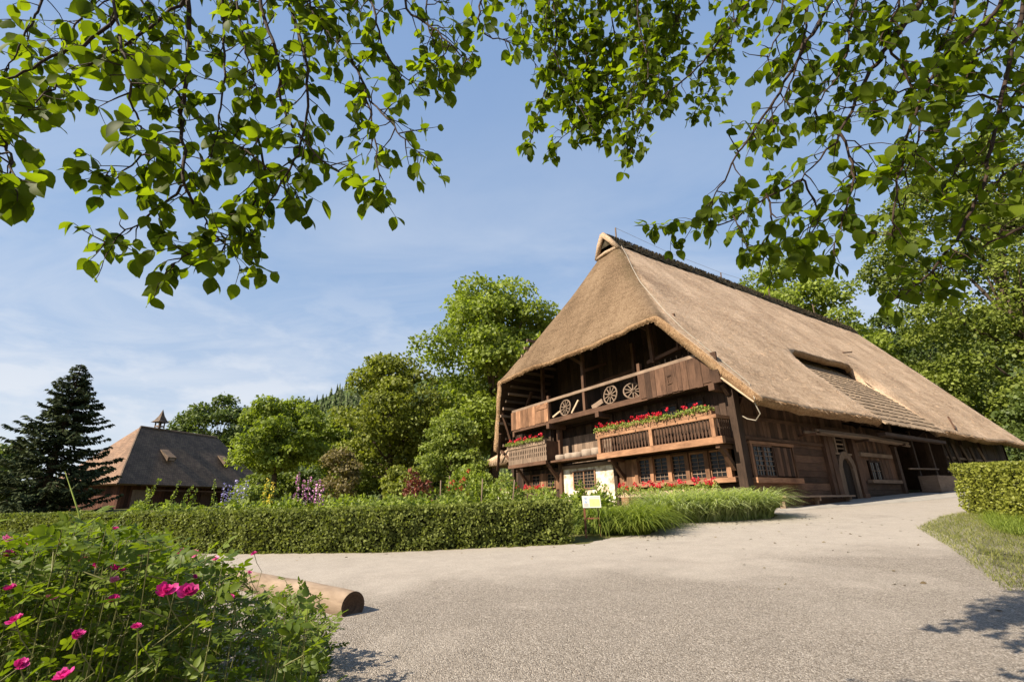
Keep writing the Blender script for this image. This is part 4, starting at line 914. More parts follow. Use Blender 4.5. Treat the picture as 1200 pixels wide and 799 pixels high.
# flower boxes
def ball(n=1):
    bm = bmesh.new(); bmesh.ops.create_icosphere(bm, subdivisions=n, radius=1.0)
    v = [tuple(x.co) for x in bm.verts]; f = [tuple(q.index for q in x.verts) for x in bm.faces]; bm.free(); return v, f
T_PET = ([(0, 0, 0), (0.5, 0.45, 0.18), (1, 0.3, 0.1), (1.05, 0, 0.16), (1, -0.3, 0.1), (0.5, -0.45, 0.18)], [(0, 1, 2, 3, 4, 5)])
def flower_box(u0, u1, v, z, hgt, label, m='wood_orange', wall=True, dens=1.0, box_h=0.26):
    o = empty('flower_box', hworld((u0+u1)/2, v, z), -YAW, label=label, cat='flower box', group='geranium boxes on the farmhouse front')
    L = (u1-u0)/2
    mb = MB(); mb.box(-L, L, -0.13, -0.10, 0, box_h, 0.7, 0, 0); mb.box(-L, L, 0.10, 0.13, 0, box_h, 0.7, 0, 0); mb.box(-L, L, -0.1, 0.1, 0, 0.03, 0.5, 0, 0); mb.box(-L, -L+0.03, -0.1, 0.1, 0.03, box_h); mb.box(L-0.03, L, -0.1, 0.1, 0.03, box_h)
    mb.build('planter', M[m], o)
    mb = MB(); mb.box(-L+0.03, L-0.03, -0.1, 0.1, 0.03, box_h-0.04, 0.2); mb.build('soil', M['black'], o)
    n = int(560*L*dens); x = rng.uniform(-L, L, n); hh = hgt*(0.75+0.35*np.sin(x*2.3+1)*np.sin(x*5.1)); y = rng.normal(size=n)*0.13-0.06; zz = box_h-0.10+rng.random(n)*hh
    d = rand_unit(n); d[:, 1] -= 0.5; nn = rand_unit(n)*0.6+np.array([0, -0.5, 0.8])
    scatter('foliage', T_CLUMP[0], T_CLUMP[1], np.stack([x, y, zz], 1), d, nn, rng.uniform(0.06, 0.11, n), rng.random(n), GREEN['willow'], o)
    k = int(7.5*2*L*dens); cx = rng.uniform(-L, L, k); cy = rng.normal(size=k)*0.07-0.14; cz = box_h+hgt*(0.45+0.6*rng.random(k)); cr_ = rng.uniform(0.035, 0.075, k)
    pp, dd, ss = [], [], []
    for q in range(k):
        r_ = rand_unit(16); pp.append(np.array([cx[q], cy[q], cz[q]])+r_*cr_[q]*0.5); dd.append(r_); ss.append(np.full(16, cr_[q]*1.0))
    pp, dd, ss = np.concatenate(pp), np.concatenate(dd), np.concatenate(ss)
    scatter('blossoms', T_PET[0], T_PET[1], pp, dd, rand_unit(len(pp)), ss, rng.random(len(pp)), GREEN['red'], o)
    return o
flower_box(-6.95, -0.30, -1.02, 4.505, 0.26, 'long flower box of red geraniums on the right balcony rail')
flower_box(-15.1, -11.3, -1.08, 4.845, 0.26, 'shorter flower box of red geraniums on the left balcony rail', 'wood_grey', box_h=0.10)
flower_box(-6.2, -0.9, -0.55, 1.55, 0.36, 'flower box of red geraniums below the row of five windows', 'wood_pale', dens=1.2, box_h=0.22)
flower_box(-14.6, -11.6, -0.75, 1.85, 0.36, 'flower box of red geraniums below the two small windows at the far end', 'wood_grey', dens=1.2, box_h=0.2)

# low lean-to at the far corner
def lean_to():
    o = empty('lean_to', hworld(-17.6, 0.8, 1.6), -YAW, label='low thatched lean-to with rail fence at the far corner of the farmhouse', cat='shed')
    mb = MB(); sh = (0, 0, 0)
    P = [(-2.6, -0.9, 2.35), (1.3, -0.9, 2.55), (1.3, 4, 2.75), (-2.6, 4, 2.45)]
    mb.hexa([(x, y, z) for x, y, z in P]+[(x, y+0.1, z+0.42+(0.5 if x > 0 else 0)) for x, y, z in P]); mb.build('roof', M['thatch'], o, True)
    mb = MB(); mb.box(-2.4, -2.2, -0.5, -0.3, 0, 2.4, .5, 0, 2); mb.box(0.9, 1.1, -0.5, -0.3, 0, 2.6, .5, 0, 2); mb.build('post', M['wood_dark'], o)
    mb = MB(); 
    for z in (0.75, 1.3): mb.box(-2.4, 1.3, -0.55, -0.48, z, z+0.1, .8, 0, 0)
    mb.build('rail', M['wood_brown'], o)
    mb = MB(); mb.box(-2.4, 1.2, 1.5, 1.6, 0, 2.4); mb.build('wall', M['wood_dark'], o)
    mb = MB(); mb.box(-2.6, 1.5, -0.75, -0.57, -0.2, 0.62); mb.build('stone_base', M['plaster'], o)
lean_to()

#@@BARN
# ------------------------------------------------------------------ the second farm building
def barn():
    d = np.array([0.319, 0.948]); d /= np.linalg.norm(d); q = np.array([-d[1], d[0]]); A = np.array([-35.14, 44.0])
    ze, zr, w, m_, L = 3.92, 9.85, 5.0, 4.14, 17.3
    base = 1.55; loc = (A[0], A[1], base)
    o = empty('barn', loc, math.atan2(d[1], d[0]), label='brown hip-roofed farm building with a small bell turret beside the dark spruce', cat='barn')
    # local: x along d, y along q (away)
    def roofm():
        m, t, b = mat('old wooden shingle roof')
        uv = N(t, 'ShaderNodeUVMap'); br = N(t, 'ShaderNodeTexBrick', in_Scale=1.0); br.inputs['Brick Width'].default_value = 0.22; br.inputs['Row Height'].default_value = 0.24; br.inputs['Mortar Size'].default_value = 0.012
        br.inputs['Color1'].default_value = (0.098, 0.062, 0.040, 1); br.inputs['Color2'].default_value = (0.150, 0.100, 0.062, 1); br.inputs['Mortar'].default_value = (0.03, 0.022, 0.018, 1); t.links.new(uv.outputs[0], br.inputs['Vector'])
        n = N(t, 'ShaderNodeTexNoise', in_Scale=0.8, in_Detail=7.0, in_Roughness=0.65); t.links.new(uv.outputs[0], n.inputs['Vector'])
        mr = N(t, 'ShaderNodeMapRange', in_1=0.3, in_2=0.7, in_3=0.65, in_4=1.4); t.links.new(n.outputs['Fac'], mr.inputs[0])
        mx = N(t, 'ShaderNodeMixRGB', blend_type='MULTIPLY', in_0=1.0); t.links.new(br.outputs[0], mx.inputs[1]); t.links.new(mr.outputs[0], mx.inputs[2]); t.links.new(mx.outputs[0], b.inputs['Base Color'])
        b.inputs['Roughness'].default_value = 0.85; bump(t, b, br.outputs['Fac'], -0.6, 0.03); return m
    rm = roofm()
    E_ = [(0, 0, ze), (L, 0, ze), (L, 2*w, ze), (0, 2*w, ze)]; Rg = [(m_, w, zr), (L-m_, w, zr)]
    def slab(name, pts, m2, th=0.22):
        mb = MB(); b = 0; P = [Vector(p) for p in pts]; n = (P[1]-P[0]).cross(P[2]-P[0]).normalized(); e = (P[1]-P[0]).normalized(); up = n.cross(e)
        k = len(P); mb.v = [tuple(p) for p in P]+[tuple(p-n*th) for p in P]
        mb.face(tuple(range(k)), [((p-P[0]).dot(e), (p-P[0]).dot(up)) for p in P], 0.5); mb.face(tuple(range(2*k-1, k-1, -1)), [(0, 0)]*k, 0.5)
        for i in range(k): mb.face((i, (i+1) % k, k+(i+1) % k, k+i)[::-1], [(0, 0), (1, 0), (1, .2), (0, .2)], 0.5)
        return mb.build(name, m2, o, False, (0, 0, -base))
    lit_hipm = rm.copy(); lit_hipm.name = 'reddish newer shingles'; bn = [x for x in lit_hipm.node_tree.nodes if x.type == 'TEX_BRICK'][0]; bn.inputs['Color1'].default_value = (0.165, 0.094, 0.056, 1); bn.inputs['Color2'].default_value = (0.235, 0.140, 0.086, 1); bn.inputs['Mortar'].default_value = (0.08, 0.04, 0.025, 1)  # reddish roof copy, sunlight on the end hip painted into its colour
    r = slab('roof', [E_[0], E_[1], Rg[1], Rg[0]], rm); slab('hip_roof', [E_[3], E_[0], Rg[0]], lit_hipm); slab('hip_roof', [E_[1], E_[2], Rg[1]], rm); slab('roof', [E_[2], E_[3], Rg[0], Rg[1]], rm)
    mb = MB(); mb.tube([Rg[0], Rg[1]], 0.12, 6); mb.tube([E_[0], Rg[0]], 0.09, 6); mb.build('ridge_cap', rm, o, False, (0, 0, -base))
    mb = MB(); i = 0.9
    def bd(x0, x1, y0, y1, z0, z1):
        mb.box(x0, x1, y0, y1, z0, z1, None, 0, 2)
    x = i
    while x < L-i: bd(x+.01, x+.29, i, i+0.08, base, ze+0.4); x += 0.3
    y = i
    while y < 2*w-i: bd(i, i+0.08, y+.01, y+.29, base, ze+0.4); y += 0.3
    mb.box(L-i-0.1, L-i, i, 2*w-i, base, ze+.4); mb.box(i, L-i, 2*w-i-0.1, 2*w-i, base, ze+.4)
    mb.build('wall', wood('reddish barn boards', (0.036, 0.015, 0.010), (0.105, 0.045, 0.029)), o, False, (0, 0, -base))
    for x0 in (6.0, 9.0):
        mb = MB(); mb.box(x0, x0+1.4, i-0.06, i, base, base+1.9, .4, 0, 2); mb.build('door', M['wood_brown'], o, False, (0, 0, -base))
    mb = MB(); mb.box(2.0, 3.3, i-0.05, i, base+0.1, base+1.9, .7, 0, 2); mb.build('door', M['wood_grey'], o, False, (0, 0, -base))
    mb = MB(); mb.box(3.0, 14.5, 0.25, 0.33, ze-0.55, ze-0.42, .6, 0, 0); mb.build('eave_rail', M['wood_brown'], o, False, (0, 0, -base))
    # roof hatches
    for (x, s) in ((5.6, 0.42), (12.3, 0.42)):
        y = w*s; z = ze+(zr-ze)*s
        mb = MB(); mb.hexa([(x-0.4, y-0.45, z-0.1), (x+0.4, y-0.45, z-0.1), (x+0.4, y+0.8, z+1.0), (x-0.4, y+0.8, z+1.0), (x-0.45, y-0.60, z+0.30), (x+0.45, y-0.60, z+0.30), (x+0.45, y+0.8, z+1.15), (x-0.45, y+0.8, z+1.15)])
        dm = mb.build('roof_hatch', rm, o, False, (0, 0, -base))
        mb = MB(); mb.box(x-0.28, x+0.28, y-0.59, y-0.54, z-0.05, z+0.2); mb.build('hatch_pane', M['wood_grey'], dm, False, (0, 0, -base))
    # turret
    tx, ty = m_+1.9, w
    mb = MB(); mb.tube([(tx, ty, zr-0.2), (tx, ty, zr+0.55)], 0.12, 6)
    for a in (-0.28, 0.28): mb.box(tx+a-0.05, tx+a+0.05, ty-0.32, ty-0.24, zr+0.1, zr+0.75); mb.box(tx+a-0.05, tx+a+0.05, ty+0.24, ty+0.32, zr+0.1, zr+0.75)
    mb.box(tx-0.33, tx+0.33, ty-0.33, ty+0.33, zr+0.25, zr+0.36); tu = mb.build('bell_turret', M['wood_grey'], o, False, (0, 0, -base))
    mb = MB(); 
    lv = [(0.62, 0.72), (0.40, 0.95), (0.18, 1.45), (0.0, 2.15)]
    for (r_, z) in lv:
        for (sx, sy) in ((-1, -1), (1, -1), (1, 1), (-1, 1)): mb.v.append((tx+sx*r_, ty+sy*r_, zr+z))
    for k in range(3):
        for a in range(4): mb.face((4*k+a, 4*k+(a+1) % 4, 4*k+4+(a+1) % 4, 4*k+4+a), [(0, 0), (1, 0), (1, 1), (0, 1)], 0.5)
    mb.face((3, 2, 1, 0), [(0, 0)]*4, 0.3); mb.build('turret_roof', rm, tu, False, (0, 0, -base))
    mb = MB(); mb.tube([(tx, ty, zr+0.72), (tx, ty, zr+0.66), (tx, ty, zr+0.5)], [0.05, 0.11, 0.16], 10); mb.build('bell', M['iron'], tu, True, (0, 0, -base))
barn()

#@@TREES
# ------------------------------------------------------------------ trees and shrubs
def tree(name, base, height, cz0, rx, m, label, cat='tree', group=None, n=16000, leaf=0.26, seed=1, lobes=60, trunk_r=0.25, top_sharp=1.0, ry=None, limbs=7, squash=None, lobe_r=0.3):
    """trunk with limbs, crown of leaf clumps between height cz0 and height"""
    r_ = np.random.default_rng(seed); ry = ry or rx
    o = empty(name, tuple(base), 0, label=label, cat=cat, group=group)
    cz = (cz0+height)/2; rz = (height-cz0)/2
    C = []
    while len(C) < lobes:
        p = r_.uniform(-1, 1, 3); q = np.linalg.norm(p)
        if q > 1 or q < 0.25: continue
        w = 1.0 - 0.35*max(0, p[2])**top_sharp
        C.append((p[0]*rx*0.80*w, p[1]*ry*0.80*w, cz+p[2]*rz*0.84))
    C = np.array(C); LR = r_.uniform(0.6, 1.25, lobes)*lobe_r*(rx*ry*rz)**(1/3)
    prob = LR**2/np.sum(LR**2); which = r_.choice(lobes, n, p=prob)
    u = norm(r_.normal(size=(n, 3))); u[:, 2] = np.where(u[:, 2] < -0.3, -u[:, 2]*0.6, u[:, 2]); u = norm(u)
    rad = LR[which]*(0.45+0.6*r_.random(n)**0.6)
    P = C[which]+u*rad[:, None]*np.array([1.1, 1.1, 0.8])
    keep = r_.random(n) > 0.15; P = P[keep]; u = u[keep]; k = len(P); wk = which[keep]
    d = norm(r_.normal(size=(k, 3))+np.array([0, 0, -0.35])+u*0.6); nn = u*0.9+r_.normal(size=(k, 3))*0.55+np.array([0, 0, 0.35])
    tone = np.clip(r_.random(lobes)[wk]*0.45+r_.random(k)*0.55, 0, 1)
    scatter('foliage', T_CLUMP[0], T_CLUMP[1], P, d, nn, leaf*r_.uniform(0.6, 1.35, k), tone, m, o)
    mb = MB(); top = np.array([0, 0, cz0+(height-cz0)*0.7]); bend = r_.normal(size=2)*0.25
    pts = [(0, 0, -0.3), (bend[0]*0.3, bend[1]*0.3, cz0*0.6+0.2), (bend[0], bend[1], cz0+rz*0.5), (bend[0]*1.5, bend[1]*1.5, cz0+rz*1.2)]
    mb.tube(pts, [trunk_r*1.25, trunk_r, trunk_r*0.7, trunk_r*0.2], 8)
    mb.build('trunk', M['bark'], o, True)
    mb = MB()
    for i in r_.choice(lobes, min(limbs*3, lobes), replace=False):
        z0 = max(0.3, min(cz0+rz*0.2+0.5*(C[i][2]-cz0-rz*0.2), cz0+rz)); s = np.array([bend[0]*0.8, bend[1]*0.8, z0]); e = C[i]; mid = (s+e)/2+np.array([0, 0, -0.06*np.linalg.norm(e-s)])
        mb.tube([s, mid, e], [trunk_r*0.38, trunk_r*0.24, trunk_r*0.06], 5, cap=False)
    mb.build('limbs', M['bark'], o, True)
    return o
def ptree(name, px_, ptop, Y, wpx, m, label, cz_frac=0.2, gz=None, mid=None, **kw):
    top = at(px_, ptop, Y); bx, by = top[0], Y; z0 = h(bx, by) if gz is None else gz
    H_ = top[2]-z0; rx = abs(at(px_+wpx/2, ptop+60, Y)[0]-at(px_-wpx/2, ptop+60, Y)[0])/2
    if mid is not None: bx = at(px_, mid, Y)[0]
    return tree(name, (bx, by, z0), H_, H_*cz_frac, rx*1.17, m, label, **kw)
ptree('deciduous_tree', 577, 318, 47, 172, GREEN['bright'], 'tallest tree, a sunny rounded broadleaf rising close to the left of the farmhouse roof', 0.08, n=46000, leaf=0.34, seed=3, lobes=130, trunk_r=0.45, lobe_r=0.2, top_sharp=3.0)
ptree('deciduous_tree', 462, 410, 44, 128, GREEN['olive'], 'olive green broadleaf tree between the small round tree and the tallest tree', 0.05, n=26000, leaf=0.28, seed=5, lobes=90, trunk_r=0.35, lobe_r=0.22)
ptree('deciduous_tree', 338, 456, 38, 108, GREEN['bright'], 'bright green round tree with forked trunk to the right of the barn', 0.16, n=20000, leaf=0.24, seed=8, lobes=75, trunk_r=0.22, lobe_r=0.21)
ptree('deciduous_tree', 392, 486, 52, 84, GREEN['mid'], 'mid green tree half hidden behind the round tree beside the barn', 0.05, n=15000, leaf=0.3, seed=9, lobes=60, lobe_r=0.24)
ptree('deciduous_tree', 268, 452, 72, 84, GREEN['deep'], 'dark round tree rising behind the right end of the barn roof', 0.1, n=13000, leaf=0.42, seed=12, lobes=60, lobe_r=0.24)
ptree('deciduous_tree', 225, 482, 76, 60, GREEN['deep'], 'low dark tree behind the barn turret', 0.1, n=8000, leaf=0.42, seed=13, lobes=40)
ptree('shrub', 530, 478, 36, 78, GREEN['willow'], 'pale feathery willow shrub in front of the tallest tree', 0.02, cat='shrub', n=15000, leaf=0.2, seed=15, lobes=60, trunk_r=0.1, lobe_r=0.24, top_sharp=0.4)
ptree('shrub', 556, 545, 30, 60, GREEN['bright'], 'leafy shrub at the left corner of the farmhouse', 0.0, cat='shrub', n=6500, leaf=0.18, seed=16, lobes=34, trunk_r=0.07)
ptree('shrub', 480, 545, 33, 60, GREEN['olive'], 'olive shrub below the tall olive green tree', 0.0, cat='shrub', n=6500, leaf=0.2, seed=17, lobes=34, trunk_r=0.07)
ptree('shrub', 404, 520, 34, 46, leafmat('reddish tan twigs', (0.10, 0.075, 0.03), (0.22, 0.18, 0.07), 0.3), 'tan thin shrub between the round tree and the olive shrub', 0.0, cat='shrub', n=4200, leaf=0.16, seed=18, lobes=34, trunk_r=0.06)
ptree('shrub', 300, 566, 24, 50, GREEN['willow'], 'grey green bushy shrub behind the hedge right of the barn', 0.0, cat='shrub', n=5200, leaf=0.14, seed=19, lobes=30, trunk_r=0.05)
ptree('deciduous_tree', 912, 300, 62, 150, GREEN['bright'], 'tree looking over the middle of the thatched ridge', 0.2, n=24000, leaf=0.42, seed=21, lobes=85, trunk_r=0.5, lobe_r=0.19)
ptree('deciduous_tree', 990, 336, 66, 120, GREEN['mid'], 'darker tree looking over the lower end of the thatched ridge', 0.1, n=17000, leaf=0.42, seed=22, lobes=70, trunk_r=0.5, lobe_r=0.21, mid=440)
ptree('deciduous_tree', 1065, 352, 74, 110, GREEN['deep'], 'deep green tree in the gap between the ridge trees and the great right-hand tree', 0.05, n=17000, leaf=0.45, seed=23, lobes=70, trunk_r=0.5, lobe_r=0.22, mid=440)
ptree('deciduous_tree', 1165, 120, 56, 250, GREEN['linden'], 'great olive green tree towering behind the right end of the roof', 0.0, n=60000, leaf=0.42, seed=24, lobes=170, trunk_r=0.7, lobe_r=0.15, ry=9.0, mid=330)
ptree('deciduous_tree', 1085, 410, 60, 110, GREEN['linden'], 'lower tree in front of the great right-hand tree, above the roof end', 0.0, n=15000, leaf=0.34, seed=25, lobes=60, lobe_r=0.23, mid=440)
ptree('deciduous_tree', 1230, 440, 50, 150, GREEN['deep'], 'dark tree at the right edge below the great tree', 0.0, n=14000, leaf=0.34, seed=26, lobes=60, lobe_r=0.23, mid=440)
# unseen trees added right of the yard to shade the long side wall
for k, (x, y, hh) in enumerate(((21.0, -3.0, 15.0), (25.5, 3.5, 16.0), (29.5, 10.0, 17.0), (34.0, 17.5, 17.0))):
    tree('deciduous_tree', (x, y, h(x, y)), hh, 1.0, 4.6, GREEN['mid'], ['broadleaf tree of the wood right of the yard, closest to the viewer', 'broadleaf tree of the wood right of the yard, second from the viewer', 'broadleaf tree of the wood right of the yard, third from the viewer', 'broadleaf tree of the wood right of the yard, farthest from the viewer'][k], group='wood right of the yard', n=9000, leaf=0.5, seed=80+k, lobes=60, trunk_r=0.35, lobe_r=0.25)
# extra shade-side trees closing the wood behind the garden
ptree('deciduous_tree', 432, 508, 62, 84, GREEN['deep'], 'dark tree deep in the wood behind the tan shrub', 0.0, n=11000, leaf=0.36, seed=27, lobes=50)
ptree('deciduous_tree', 515, 470, 60, 90, GREEN['deep'], 'dark tree deep in the wood behind the willow shrub', 0.0, n=11000, leaf=0.36, seed=28, lobes=50)
ptree('deciduous_tree', 12, 520, 46, 60, GREEN['deep'], 'dark low tree at the left edge beside the spruce', 0.0, n=9000, leaf=0.3, seed=29, lobes=44)

def spruce(px_, ptop, Y, wpx, label, seed=2):
    r_ = np.random.default_rng(seed); top = at(px_, ptop, Y); b = np.array([top[0], Y, h(top[0], Y)]); H_ = top[2]-b[2]; R0 = wpx/2*Y/FPX*1.15
    o = empty('spruce_tree', tuple(b), 0, label=label, cat='spruce tree')
    mb = MB(); mb.tube([(0, 0, -0.3), (0, 0, H_*0.6), (0, 0, H_*0.99)], [0.28, 0.16, 0.02], 8); mb.build('trunk', M['bark'], o, True)
    P, D, Nn, Sc = [], [], [], []; mb = MB()
    z = 0.4
    while z < H_*0.985:
        f = 1-z/H_; L0 = R0*(f**0.80)*1.0
        nb = 8 if f > 0.1 else 5
        for k in range(nb):
            an = r_.uniform(0, 6.28); L = L0*r_.uniform(0.50, 1.25)+0.10
            e = np.array([math.cos(an), math.sin(an), 0]); pts = []
            for t in np.linspace(0, 1, 7): pts.append(np.array([0, 0, z])+e*L*t+np.array([0, 0, -0.34*L*t+0.34*L*t*t*t]))
            mb.tube(pts, np.linspace(0.035, 0.008, 7), 4, cap=False)
            m_ = int(14+L*34)
            for _ in range(m_):
                t = r_.uniform(0.12, 1.0)**0.8; i = min(5, int(t*6)); p = pts[i]+(pts[i+1]-pts[i])*(t*6-i)
                side = np.cross(e, [0, 0, 1])*r_.choice([-1, 1]); sp = 0.26*(1.15-t)*min(L, 1.6)
                P.append(p+side*r_.uniform(0, sp)+np.array([0, 0, r_.normal()*0.03])); D.append(e*0.7+side*0.8+np.array([0, 0, -0.55+r_.normal()*0.25])); Nn.append(np.array([0, 0, 1])+r_.normal(size=3)*0.6); Sc.append(r_.uniform(0.20, 0.42)*(0.6+0.4*min(1, f*3)))
        z += 0.20+0.16*f
    mb.build('branches', M['bark_dark'], o)
    P = np.array(P); n = len(P); Sc = np.array(Sc)
    scatter('foliage', [(0, -0.1, 0), (0.5, -0.2, 0.03), (1, 0, -0.08), (0.5, 0.2, 0.03), (0, 0.1, 0)], [(0, 1, 2, 3, 4)], P, np.array(D), np.array(Nn), Sc, r_.random(n), GREEN['spruce'], o)
    return o
spruce(96, 425, 38, 124, 'dark spruce standing in front of the barn\'s left end', 4)

for k, (px_, pt, Y, w_) in enumerate(((318, 552, 44, 70), (365, 548, 46, 70), (415, 545, 47, 70), (250, 560, 60, 60), (455, 550, 46, 60), (505, 552, 42, 50))):  # bushes added to stand for the dark shade under the crowns
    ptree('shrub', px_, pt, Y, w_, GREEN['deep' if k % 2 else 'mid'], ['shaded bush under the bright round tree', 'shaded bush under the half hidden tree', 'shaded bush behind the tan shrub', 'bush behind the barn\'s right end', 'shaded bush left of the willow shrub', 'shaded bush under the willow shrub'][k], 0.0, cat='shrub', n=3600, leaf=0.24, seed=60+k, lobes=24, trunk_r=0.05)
# ---- hedges
def hedge(name, path, w, hgt, label, m, seed, dens=1500, leaf=0.045, core=None):
    """clipped hedge along a path of (x, y); w thick, hgt tall"""
    r_ = np.random.default_rng(seed)
    o = empty(name, (path[0][0], path[0][1], h(*path[0])), 0, label=label, cat='hedge'); b0 = np.array(o.location)
    P, U = [], []; mb = MB()
    for i in range(len(path)-1):
        a, b = np.array(path[i], float), np.array(path[i+1], float); L = np.linalg.norm(b-a); e = (b-a)/L; q = np.array([e[1], -e[0]])
        for side in ('l', 'r', 't', 'e0', 'e1'):
            if side == 'e0' and i > 0 or side == 'e1' and i < len(path)-2: continue
            area = {'l': L*hgt, 'r': L*hgt, 't': L*w, 'e0': w*hgt, 'e1': w*hgt}[side]; n = int(area*dens)
            t = r_.uniform(-0.12, L+0.12, n) if side != 'zz' else 0; z = hgt*r_.random(n)**0.92; s = r_.uniform(-w/2, w/2, n); un = np.zeros((n, 3))
            if side == 'l': s[:] = w/2; un[:, :2] = q
            if side == 'r': s[:] = -w/2; un[:, :2] = -q
            if side == 't': z[:] = hgt; un[:, 2] = 1
            if side == 'e0': t[:] = 0; un[:, :2] = -e
            if side == 'e1': t[:] = L; un[:, :2] = e
            xy = a+e*t[:, None]+q*s[:, None]
            bulge = np.array([noise.noise(Vector((x*1.7, y*1.7, zz*2.2)))+0.7*noise.noise(Vector((x*4.5, y*4.5, zz*4.5))) for (x, y), zz in zip(xy, z)])*0.095 + r_.normal(size=n)*0.03 - 0.02
            if side == 't': bulge *= 0.45
            zz = z.copy()
            if side != 't': bulge -= 0.05*np.clip((0.15-z)/0.15, 0, 1)
            g = np.array([h(x, y) for x, y in xy])
            p3 = np.concatenate([xy, (g+zz)[:, None]], 1)+un*bulge[:, None]
            if side in ('l', 'r', 'e0', 'e1'):   # rounded shoulder
                sh = np.clip((z-hgt+0.10)/0.10, 0, 1); p3 -= un*(0.05*sh**2)[:, None]
            P.append(p3); U.append(un)
        x0 = a+q*(w/2-0.12); x1 = a-q*(w/2-0.12); x2 = b-q*(w/2-0.12); x3 = b+q*(w/2-0.12)
        ring = [x1, x2, x3, x0]
        if i == 0: ring[0] = x1+e*0.12; ring[3] = x0+e*0.12
        if i == len(path)-2: ring[1] = x2-e*0.12; ring[2] = x3-e*0.12
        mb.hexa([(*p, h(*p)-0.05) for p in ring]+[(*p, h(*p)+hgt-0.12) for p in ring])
    P = np.concatenate(P)-b0; U = np.concatenate(U); n = len(P)
    d = rand_unit(n)+U*0.6+np.array([0, 0, 0.3]); nn = U+r_.normal(size=(n, 3))*0.75
    tone = np.clip(0.25+0.5*r_.random(n)+0.25*np.array([noise.noise(Vector(p*2.3)) for p in P]), 0, 1)
    scatter('foliage', T_CLUMP[0], T_CLUMP[1], P, d, nn, leaf*r_.uniform(0.6, 1.4, n), tone, m, o)
    mb.build('core', core or M['hedge_core'], o, False, tuple(-b0))
    return o
M['hedge_core'] = plain('shaded hedge twigs', (0.020, 0.021, 0.010), 1.0, 0.0, 0.5, 20.0, 0.8)  # solid core, near black for the shade between the leaves
hedge('hedge', [(1.10, 11.95), (0.0, 11.78), (-2.8, 11.55), (-5.7, 11.95), (-9.0, 12.8), (-14.5, 14.6)], 0.85, 0.85, 'long low clipped hedge dividing the gravel from the garden', GREEN['hedge'], 31, 1750, 0.058)
hedge('hedge', [(14.4, 15.3), (13.3, 12.6), (12.1, 9.6), (10.6, 6.0)], 1.5, 1.38, 'taller clipped yellowish hedge at the right edge of the yard', GREEN['hedge2'], 32, 1000, 0.06)

# ---- grasses
def blade(arch=0.9, seg=5, w=0.012):
    v = []; f = []
    for i in range(seg+1):
        t = i/seg; x = math.sin(t*arch*1.5)/1.5*1.0; z = (1-math.cos(t*arch*1.5))/1.5
        ww = w*(1-t**2*0.92)
        v.append((x, -ww, -z)); v.append((x, ww, -z))
    for i in range(seg): f.append((2*i, 2*i+1, 2*i+3, 2*i+2))
    return v, f
def blades(name, xy, hgt, m, label=None, cat=None, spread=0.45, arch=1.0, wid=0.012, kind=None, group=None, seed=0, base=None):
    r_ = np.random.default_rng(seed); n = len(xy); g = np.array([h(x, y) for x, y in xy])
    an = r_.uniform(0, 6.28, n); out = np.stack([np.cos(an), np.sin(an), np.zeros(n)], 1)
    d = np.array([0, 0, 1.0])+out*spread*r_.uniform(0.2, 1.2, n)[:, None]; nn = -out+np.array([0, 0, 0.3])
    nn = np.cross(norm(d), np.cross(nn, norm(d)))
    nn = -nn*-1.0
    hs = hgt*r_.uniform(0.55, 1.25, n)
    pos = np.concatenate([xy, g[:, None]], 1); b0 = np.array([xy[:, 0].mean(), xy[:, 1].mean(), g.mean()])
    tv, tf = blade(arch, 5, wid)
    o = scatter(name, tv, tf, pos-b0, d, nn, np.stack([hs, np.full(n, hgt), hs], 1), r_.random(n), m)
    o.location = b0; tag(o, label, cat, group, kind)
    return o
def in_poly(P, poly):
    x, y = P[:, 0], P[:, 1]; ins = np.zeros(len(P), bool); n = len(poly); j = n-1
    for i in range(n):
        xi, yi = poly[i]; xj, yj = poly[j]
        c = ((yi > y) != (yj > y)) & (x < (xj-xi)*(y-yi)/(yj-yi+1e-12)+xi); ins ^= c; j = i
    return ins
def fill(poly, n, seed=0):
    r_ = np.random.default_rng(seed); poly = np.array(poly); lo, hi = poly.min(0), poly.max(0); P = r_.uniform(lo, hi, (int(n*2.5), 2)); P = P[in_poly(P, poly)]; return P[:n]
# bed of long grass under the front windows, in separate tussocks
strip = [(4.25, 15.35), (6.0, 15.25), (7.8, 15.75), (8.35, 16.6), (7.6, 17.4), (5.6, 17.2), (4.2, 16.6)]
blades('long_grass', fill(strip, 7600, 1), 1.28, GREEN['grass'], kind='stuff', spread=0.42, arch=1.15, wid=0.015, seed=41)
def ring_xy(cx, cy, r, n, seed):
    r_ = np.random.default_rng(seed); a = r_.uniform(0, 6.28, n); q = r*np.sqrt(r_.random(n)); return np.stack([cx+q*np.cos(a), cy+q*np.sin(a)], 1)
blades('day_lily', ring_xy(3.0, 12.95, 0.36, 1300, 2), 0.95, GREEN['lily'], 'arching clump of yellow green day lily leaves beside the information sign', 'plant', 0.5, 1.25, 0.014, seed=42)
blades('day_lily', ring_xy(2.35, 13.5, 0.4, 900, 3), 1.0, GREEN['lily'], 'second day lily clump just behind the information sign', 'plant', 0.6, 1.4, 0.014, seed=43)
blades('day_lily', ring_xy(3.6, 14.4, 0.55, 1200, 4), 1.0, GREEN['lily'], 'day lily clump between the sign and the long grass bed', 'plant', 0.6, 1.4, 0.014, seed=44)
